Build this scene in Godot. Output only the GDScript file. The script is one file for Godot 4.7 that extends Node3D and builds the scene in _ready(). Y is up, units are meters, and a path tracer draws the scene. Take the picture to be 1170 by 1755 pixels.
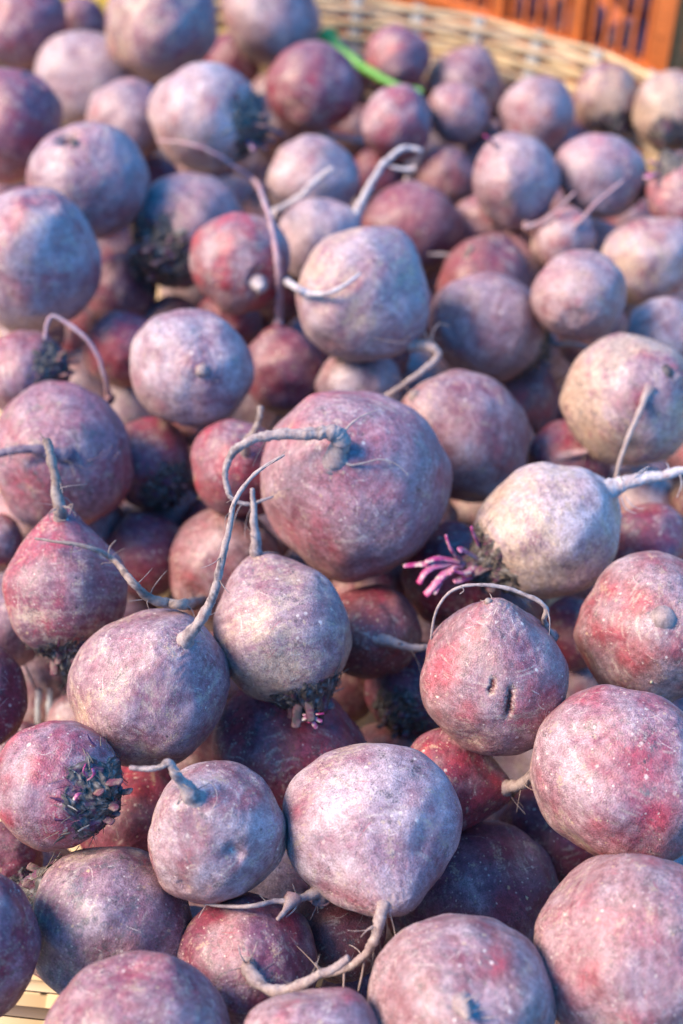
extends Node3D

# A heap of freshly dug beetroots in a woven bamboo basket, low warm sun from one side, blue sky above.
# World units are metres; the tables below hold millimetres.

const DUST := Color(0.425, 0.33, 0.32)
const RUST := Color(0.17, 0.055, 0.042)
const WINE := Color(0.155, 0.022, 0.038)
const PLUM := Color(0.115, 0.034, 0.060)
const RED := Color(0.30, 0.032, 0.044)
const SOIL := Color(0.36, 0.245, 0.155)
const GRIME := Color(0.075, 0.072, 0.072)

var used_names := {}
var skins: Array[StandardMaterial3D] = []
var root_skin: StandardMaterial3D
var crown_skin: StandardMaterial3D
var stub_skin: StandardMaterial3D
var cane_skin: StandardMaterial3D
var n_low := FastNoiseLite.new()
var n_mid := FastNoiseLite.new()
var n_fine := FastNoiseLite.new()
var n_ridge := FastNoiseLite.new()
var rng := RandomNumberGenerator.new()

# x y z radius (mm), stretch along the axis, axis towards the root, pear, dust, soil, grime, red, crown, grid size, label
const BEETS := [
	[-176.21, 212, -315.84, 33.43, 1.12, 0.1, -0.88, 0.46, 0.03, 0.35, 0.3, 0.4, 0.1, 0, 200, "slate purple smooth beetroot resting beside the bare basket strips"],
	[-116.42, 173.39, -347.7, 40.67, 1, 0.93, -0.07, 0.37, 0.12, 0.6, 0.45, 0.85, 0, 2, 200, "grey dusty beetroot with scuffed shaggy crown among bare basket strips and round beetroots"],
	[-92.34, 212, -267.77, 40.84, 0.97, 0.11, -0.99, 0.09, 0.08, 0.5, 0.2, 0.3, 0.35, 0, 200, "smooth mauve beetroot with no root showing, leaning on the grey dusty one"],
	[-46.06, 174.01, -324.53, 34.83, 0.98, 0.02, 0.68, 0.73, 0.16, 0.4, 0.15, 0.45, 0.05, 0, 200, "purple beetroot whose thick tap root sweeps sideways and ends in a pink knob"],
	[-14.16, 216.46, -262.94, 31.92, 0.9, 0.21, -0.51, 0.83, 0.13, 0.6, 0.2, 0.2, 0.35, 0, 200, "pinkish beetroot lying under the sweeping thick tap root"],
	[15.24, 212, -381.32, 41.61, 1.06, 0.13, 0.12, 0.98, 0.3, 0.75, 0.35, 0.3, 0.15, 0, 200, "pale dusty beetroot with long tap root curving down and trailing rootlets"],
	[54.44, 211.05, -285.52, 43.02, 0.98, 0.05, 0.66, 0.75, 0.2, 0.6, 0.2, 0.55, 0.2, 0, 200, "scratched mauve beetroot with pale broken root tip and grey stains"],
	[138.07, 208.69, -314, 46.12, 1.06, 0.87, 0.47, 0.17, 0, 0.58, 0.2, 0.25, 0.4, 0, 200, "very large lilac pink beetroot with a root scar in a shallow dimple"],
	[74.55, 116.64, -390.93, 40.51, 1.2, -0.9, -0.11, 0.41, 0.11, 0.35, 0.05, 0.3, 0.1, 0, 200, "blue shaded long beetroot carrying one yellowish fleck of chaff"],
	[142.05, 219.44, -405.44, 45.27, 0.98, 0.32, 0.93, -0.2, 0.07, 0.56, 0.3, 0.35, 0.5, 0, 200, "big rosy beetroot with grey scuffs round its shoulder, under the stub-rooted one"],
	[57.85, 168.58, -434.83, 28.28, 1, 0.97, 0.07, 0.21, 0.4, 0.3, 0.1, 0.3, 0.5, 0, 128, "small red pear shaped beetroot with a tapering tail that turns upward"],
	[125.4, 101.14, -442.16, 32.64, 0.95, 0.22, -0.92, 0.32, 0.12, 0.15, 0.1, 0.4, 0.2, 0, 128, "dim beetroot sunk beneath the big rosy one"],
	[-145.41, 215.54, -402.06, 32.48, 1.04, -0.83, -0.32, -0.46, 0.08, 0.5, 0.2, 0.2, 0.65, 3, 200, "glossy pink beetroot with a black wrinkled leaf crown"],
	[-120.4, 122, -441.77, 32.04, 1, 0.65, -0.18, 0.74, 0.04, 0.2, 0.05, 0.3, 0.35, 0, 128, "dark wine beetroot buried behind the black crowned pink one"],
	[-61.83, 220.41, -371.15, 33.93, 1.02, -0.42, 0.9, 0.11, 0.22, 0.65, 0.45, 0.3, 0.15, 0, 200, "dusty beetroot with short hooked root, brown dimple and torn red fibres"],
	[-103.36, 214.78, -463.83, 42.99, 1, 0.42, 0.91, 0.05, 0.14, 0.6, 0.55, 0.25, 0.05, 0, 200, "round tan purple beetroot with a tall straight tap root rising past its neighbours"],
	[-30.82, 135.8, -473.8, 46.23, 0.95, 0.21, 0.53, 0.82, 0.06, 0.3, 0.1, 0.6, 0.7, 0, 200, "magenta beetroot with cracked grey stains beneath a shaggy crown and pink sprout"],
	[-32.11, 214.17, -503.05, 38.99, 1.05, -0.36, 0.47, -0.8, 0.24, 0.65, 0.6, 0.3, 0.1, 2, 200, "beetroot hanging crown down with black shaggy collar and tiny pink sprout"],
	[82.45, 223.74, -464.07, 39.82, 1.02, -0.05, 0.96, -0.26, 0.24, 0.52, 0.45, 0.3, 0.5, 0, 360, "top shaped beetroot with two dark slits in its pink skin"],
	[173.6, 212, -506.95, 41.18, 1.02, 0.2, 0.8, 0.57, 0.07, 0.5, 0.35, 0.3, 0.45, 0, 200, "reddish beetroot with short round root stub in a dimple"],
	[124.88, 212, -584.18, 41.86, 1.08, 0.86, 0.28, -0.43, 0.1, 0.86, 0.62, 0.15, 0.05, 2, 200, "pale whitish beetroot with a hairy white tap root and bright pink leaf stubs"],
	[8.23, 222.33, -615.82, 57.98, 1, -0.22, 0.87, 0.43, 0.14, 0.58, 0.15, 0.3, 0.45, 0, 200, "largest pink beetroot with wrinkled tap root that bends over and curls"],
	[83.16, 179.51, -703.51, 42.77, 1.12, -0.72, 0.69, 0.01, 0.12, 0.55, 0.15, 0.15, 0.2, 0, 200, "smooth egg shaped violet beetroot with a small brown root scar"],
	[17.85, 159.86, -549.01, 29.28, 1.08, 0.05, 0.6, 0.8, 0.15, 0.15, 0.05, 0.25, 0.3, 0, 128, "dark maroon beetroot with a pale root sticking out sideways"],
	[71.23, 152, -602.4, 32.99, 1, 0.25, 0.08, -0.97, 0.13, 0.2, 0.1, 0.5, 0.6, 0, 128, "reddish brown beetroot under the pink leaf stubs"],
	[44.62, 106.87, -545.59, 30.49, 1, 0.32, -0.2, -0.93, 0.1, 0.3, 0.1, 0.6, 0.3, 3, 128, "sunken beetroot showing a crumbly soil caked crown"],
	[-203.56, 182, -485.36, 23.24, 1.3, 0.31, -0.5, 0.81, 0.06, 0.2, 0, 0.4, 0.1, 0, 128, "slate blue smooth beetroot beside blue shaded leaf stems"],
	[-160.55, 212, -536.63, 35.83, 1.08, -0.08, 0.6, -0.79, 0.42, 0.45, 0.45, 0.35, 0.5, 2, 200, "orange stained pear shaped beetroot with an upright brown broken root"],
	[-184.38, 188.98, -672.27, 48.4, 0.95, -0.05, 0.6, 0.8, 0.11, 0.52, 0.15, 0.6, 0.5, 0, 200, "wide pink beetroot with purple root and a ragged grey band"],
	[-134.51, 113.83, -655.28, 28.11, 1, 0.27, -0.18, 0.95, 0.07, 0.3, 0, 0.2, 0.15, 0, 128, "blue shaded round beetroot between the pear shaped and tan purple ones"],
	[-77.66, 132.39, -628.73, 38.83, 1, -0.46, 0.17, 0.87, 0.03, 0.5, 0.2, 0.2, 0.15, 0, 200, "mauve beetroot with a long dark forked root reaching over its neighbour"],
	[-66.06, 195.3, -655.75, 31.71, 1.04, 0.1, 0.81, 0.58, 0.12, 0.4, 0.1, 0.3, 0.6, 0, 128, "small rosy beetroot with a brown crooked root stub"],
	[-133.54, 145.86, -711.77, 30.22, 1.1, -0.49, -0.01, -0.87, 0.08, 0.3, 0.05, 0.6, 0.4, 3, 128, "dark beetroot with blue shaded side and sooty ragged crown"],
	[-101.32, 214.04, -732.85, 40.61, 1.02, 0.18, 0.69, 0.7, 0.04, 0.75, 0.3, 0.2, 0.15, 0, 200, "smooth round lilac beetroot with a button shaped root scar"],
	[-43.18, 154.19, -801.06, 30.22, 1.08, -0.1, 0.86, -0.51, 0.13, 0.35, 0, 0.2, 0.2, 0, 128, "violet beetroot with a very long thin arching pink root"],
	[-163, 155.83, -824.87, 28.92, 1.12, -0.34, -0.81, -0.47, 0.1, 0.3, 0.05, 0.2, 0.7, 0, 128, "red beetroot tucked behind the smooth round lilac one"],
	[-222.53, 187.25, -759.16, 31.15, 0.95, -0.91, -0.37, -0.18, 0.06, 0.5, 0.1, 0.3, 0.35, 3, 128, "pink beetroot with blue black bearded crown above the wide pink one"],
	[-226.78, 221.04, -847.86, 49.78, 1.12, 0.3, 0.95, 0.07, 0, 0.7, 0.35, 0.25, 0.3, 0, 128, "large mauve beetroot with fine rings round a dark root scar"],
	[-195.16, 230.67, -937.68, 44.42, 1, -0.2, 0.98, 0.07, 0, 0.65, 0.2, 0.2, 0.15, 0, 128, "plum beetroot with a dark hollow where its root snapped off"],
	[-73.92, 213.74, -855.16, 36.96, 1.04, 0.41, 0.25, 0.88, 0, 0.5, 0.15, 0.25, 0.6, 0, 128, "shiny crimson beetroot with a pale round root scar"],
	[-122.41, 179.73, -943.48, 46.08, 1, 0.54, -0.09, -0.84, 0.03, 0.6, 0.25, 0.6, 0.2, 3, 128, "beetroot with messy black and white blotched crown"],
	[14.18, 233.99, -791.32, 46.6, 1, 0.73, -0.4, 0.55, 0.12, 0.75, 0.45, 0.2, 0.2, 0, 128, "dusty pink beetroot with a knobbly root bending out near its base"],
	[-18.46, 180.78, -930.75, 34.15, 1, 0.79, 0.59, -0.16, 0.15, 0.75, 0.15, 0.4, 0.15, 2, 84, "small pale beetroot with thick white root hooking over at its tip"],
	[-50.61, 122.36, -941.88, 26.03, 1, 0.81, 0.49, 0.32, 0.1, 0.4, 0.1, 0.3, 0.2, 0, 84, "hidden beetroot poking a white curved root across the dusty pink one"],
	[-113.38, 216.58, -1054.27, 44.77, 1.04, -0.95, 0, -0.32, 0.13, 0.8, 0.35, 0.3, 0.25, 3, 128, "pale pink beetroot with broad dark earthy crown"],
	[-184.75, 190.62, -1095.22, 35.43, 1.06, 0.25, -0.08, 0.97, 0.1, 0.7, 0.1, 0.1, 0.3, 0, 84, "lilac beetroot wedged beside the pale one with broad earthy crown"],
	[-230.54, 168.49, -1197.81, 44.48, 1.2, -0.88, 0.47, -0.01, 0.06, 0.75, 0.2, 0.2, 0.15, 0, 84, "oval greyish lilac beetroot lying on its side"],
	[-161.58, 233.21, -1190.84, 50.56, 0.93, 0.12, 0.18, 0.98, 0.15, 0.6, 0.65, 0.2, 0.3, 0, 128, "brown dusted beetroot heaped near the yellow crate"],
	[-67.1, 193.88, -1281.56, 49.21, 0.85, 0.41, 0.87, 0.28, 0.11, 0.65, 0.4, 0.4, 0.25, 0, 128, "grey brown beetroot next to the brown dusted one"],
	[-298.38, 199.47, -1253.87, 41.76, 1.08, -0.33, -0.14, 0.93, 0.07, 0.45, 0.1, 0.2, 0.4, 0, 84, "violet and red beetroot high on the heap near the yellow crate"],
	[-270.93, 226.77, -1025.72, 43.73, 1.05, 0.57, 0.8, -0.17, 0.03, 0.35, 0.1, 0.3, 0.45, 0, 128, "deep red purple beetroot beside the oval greyish one"],
	[-26.17, 189.8, -1153.84, 42.92, 0.85, 0.12, 0.99, -0.01, 0.12, 0.35, 0.35, 0.4, 0.35, 0, 84, "brownish plum beetroot behind the blue shaded one near the green stalk"],
	[-57.65, 134.8, -1186.02, 31.84, 1, 0.89, -0.07, 0.45, 0.3, 0.5, 0, 0.3, 0, 0, 84, "blue shaded beetroot with a pale tail pointing away from the earthy crowned one"],
	[-23.31, 180.79, -1014.35, 37.4, 1, 0.24, 0.93, -0.27, 0.04, 0.75, 0.35, 0.3, 0.15, 0, 84, "tan grey beetroot behind the hooked white root"],
	[-107.75, 135.01, -1301.5, 29.12, 1, 0.27, -0.18, 0.95, 0.13, 0.3, 0, 0.2, 0.1, 0, 84, "small navy beetroot in a gap of the heap"],
	[-258.28, 165.79, -1326.06, 24.38, 1, 0.27, -0.18, 0.95, 0.1, 0.4, 0, 0.3, 0, 0, 84, "small teal shaded beetroot under the yellow crate"],
	[57.1, 150.41, -991.31, 37.09, 1.2, 0.94, 0.16, 0.31, 0.06, 0.4, 0.1, 0.4, 0.1, 0, 84, "long blue shaded beetroot beneath the hooked white root"],
	[48.46, 183.9, -1101.89, 31.63, 1, -0.77, 0.1, 0.63, 0.15, 0.55, 0.3, 0.3, 0.45, 2, 84, "rosy beetroot with dark crown under the tip of the green stalk"],
	[52.46, 174, -1237.14, 30.92, 0.95, 0.23, 0.01, 0.97, 0.11, 0.5, 0.15, 0.2, 0.4, 0, 84, "pink beetroot behind the middle of the green stalk"],
	[118.7, 139.68, -1246.85, 38.43, 0.9, 0.36, 0.84, -0.41, 0.15, 0.55, 0.6, 0.3, 0.15, 0, 84, "brown beetroot with upright root stub against the basket wall"],
	[105.08, 170.84, -1141.36, 27.32, 1.05, -0.8, 0.56, -0.2, 0.03, 0.6, 0.3, 0.2, 0.45, 2, 84, "pink beetroot with sooty crown in front of the brown stub-rooted one"],
	[176.14, 165.67, -1148.3, 34.91, 0.94, 0.32, 0.31, 0.9, 0.12, 0.65, 0.1, 0.15, 0.3, 0, 84, "bright lilac beetroot near the basket wall"],
	[248.91, 154.12, -1198.95, 30.63, 1.05, -0.23, 0.39, -0.89, 0.08, 0.55, 0.7, 0.4, 0.1, 2, 84, "tan brown beetroot with blotched crown against the basket wall"],
	[301.91, 162.27, -1163.48, 33.66, 1.05, 0.24, 0.24, -0.94, 0.04, 0.65, 0.75, 0.3, 0.1, 2, 84, "tan beetroot below the corner of the orange crate"],
	[140.7, 199.45, -986.78, 36.35, 1, -0.22, 0.43, 0.88, 0.13, 0.7, 0.4, 0.3, 0.3, 0, 84, "large pinkish tan beetroot carrying a pink bud on its shoulder"],
	[212.93, 194.33, -1003.5, 34.45, 1.1, -0.94, 0.35, 0, 0.1, 0.7, 0.3, 0.35, 0.45, 2, 84, "coral pink beetroot with black shaded crown"],
	[278.73, 190.81, -978.93, 31.18, 1.05, 0.51, -0.81, 0.28, 0.06, 0.55, 0.3, 0.2, 0.6, 2, 84, "coral red beetroot with hot pink leaf stubs"],
	[92.94, 143.21, -1081.76, 26.85, 0.95, -0.6, -0.24, 0.76, 0.15, 0.45, 0.1, 0.2, 0.25, 0, 84, "small plum beetroot next to the large pinkish tan one"],
	[31.59, 130.06, -1103.52, 26.33, 0.95, 0.65, -0.18, 0.74, 0.11, 0.35, 0.05, 0.3, 0.15, 0, 84, "small dusky beetroot below the rosy one with dark crown"],
	[109.93, 173.01, -829.74, 40.84, 1.1, -0.89, 0.43, -0.12, 0.07, 0.6, 0.2, 0.5, 0.1, 3, 128, "blue grey mottled beetroot with tangled dark crown"],
	[170.14, 213.85, -814.76, 32.61, 1.08, -0.23, 0.17, 0.96, 0.03, 0.65, 0.25, 0.15, 0.3, 0, 84, "smooth lilac pink beetroot beside the blue grey mottled one"],
	[243.31, 166.65, -923.18, 34.3, 1.15, 0.81, 0.57, -0.09, 0.12, 0.75, 0.55, 0.4, 0.15, 0, 84, "tan pink oval beetroot with grey flecks"],
	[178.44, 169.39, -947.15, 26.3, 1, 0.49, 0.87, -0.01, 0.08, 0.65, 0.4, 0.2, 0.4, 0, 84, "pinkish beetroot in front of the coral pink one with black shaded crown"],
	[240.89, 170.37, -825.44, 29.51, 0.95, 0.49, -0.16, 0.86, 0.04, 0.7, 0.3, 0.3, 0.1, 0, 128, "greyish beetroot behind the brown one with tarry root scar"],
	[113.8, 150.54, -910.33, 36.23, 1.1, 0.31, 0.73, -0.6, 0.13, 0.3, 0.1, 0.3, 0.1, 0, 84, "blue shaded beetroot with a stubby upright tan root"],
	[141.9, 136.61, -964.35, 26.15, 1, 0.73, 0.01, 0.69, 0.1, 0.6, 0.3, 0.2, 0.2, 0, 84, "small greyish beetroot behind the blue shaded stubby one"],
	[193.35, 208, -708.7, 45.13, 0.97, 0.48, 0.83, 0.28, 0.06, 0.65, 0.75, 0.35, 0.3, 0, 200, "brownish beetroot with a tarry root scar and hanging grey rootlet"],
	[137.59, 105.45, -828.18, 32.24, 1.02, -0.53, -0.08, 0.84, 0.15, 0.3, 0.05, 0.4, 0.5, 0, 128, "mottled crimson beetroot behind the smooth egg shaped violet one"],
	[160.04, 143.42, -716.11, 31.19, 0.85, 0.59, 0.65, 0.48, 0.11, 0.35, 0.15, 0.3, 0.45, 0, 128, "dull red beetroot with a short pink root stub, behind the pale whitish one"],
	[12.71, 159.5, -778.99, 31.36, 0.92, 0.11, -0.93, 0.35, 0.07, 0.8, 0.2, 0.4, 0.05, 2, 128, "small whitish beetroot with grey scaly crown behind the largest pink one"],
	[241.77, 150.15, -674.64, 18.23, 1.1, 0.37, -0.33, 0.87, 0.03, 0.4, 0.6, 0.2, 0.2, 0, 128, "small brown beetroot under the hairy white tap root"],
	[200.7, 152, -627.99, 27.52, 0.9, 0.38, 0.19, 0.9, 0.12, 0.35, 0.05, 0.3, 0.35, 0, 128, "blue and red beetroot behind the pale whitish one, under its hairy root"],
	[-227.14, 152, -630.61, 19.15, 1, 0.38, 0.19, 0.9, 0.08, 0.5, 0.1, 0.2, 0.5, 0, 128, "pink beetroot squeezed behind the orange stained pear shaped one"],
	[-190.82, 122, -413.31, 21.71, 1, -0.66, -0.01, -0.75, 0.04, 0.3, 0, 0.6, 0.1, 2, 128, "dark beetroot with blue shaded fibrous crown below the black crowned pink one"],
	[-0.61, 152, -353.81, 23.62, 1, 0.27, 0.01, 0.96, 0.13, 0.25, 0.25, 0.5, 0.1, 0, 128, "dim brownish beetroot behind the sweeping thick tap root"],
	[-90.48, 109.47, -684.4, 23.85, 1, 0.3, 0.12, 0.95, 0.1, 0.15, 0.1, 0.3, 0.4, 0, 128, "dusky red beetroot behind the small rosy one with crooked stub"],
	[-180.93, 133.6, -933.13, 30.47, 1, -0.81, -0.57, -0.11, 0.06, 0.4, 0, 0.5, 0, 2, 84, "deep blue shaded beetroot behind the large ringed mauve one"],
	[-86.9, 153.69, -864.35, 24.31, 1, 0.3, 0.12, 0.95, 0.15, 0.2, 0.05, 0.2, 0.6, 0, 84, "dark red beetroot under the shiny crimson one"],
	[-166.52, 128.06, -1097.12, 23.11, 1, 0.3, 0.12, 0.95, 0.11, 0.3, 0, 0.3, 0.1, 0, 84, "small blue shaded beetroot between the plum and pale pink ones"],
	[-106.54, 151.42, -750.05, 16.71, 1, 0.3, 0.12, 0.95, 0.07, 0.5, 0.1, 0.2, 0.4, 0, 128, "small pink beetroot under the smooth round lilac one"],
	[116.88, 138.8, -1011.77, 25.86, 1, 0.3, 0.12, 0.95, 0.03, 0.55, 0.2, 0.2, 0.35, 0, 84, "pink grey beetroot under the large pinkish tan one"],
	[150.77, 122, -578.7, 23.37, 1, -0.65, 0.76, -0.01, 0.12, 0.2, 0.25, 0.4, 0.2, 0, 128, "hidden brown beetroot whose thin grey root arches over the slit one"],
	[-161.84, 122, -561.92, 22.32, 1, 0.27, 0.18, -0.95, 0.08, 0.2, 0.1, 0.5, 0.3, 2, 128, "dark beetroot with blue leaf stems below the orange stained pear shaped one"],
]
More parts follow.
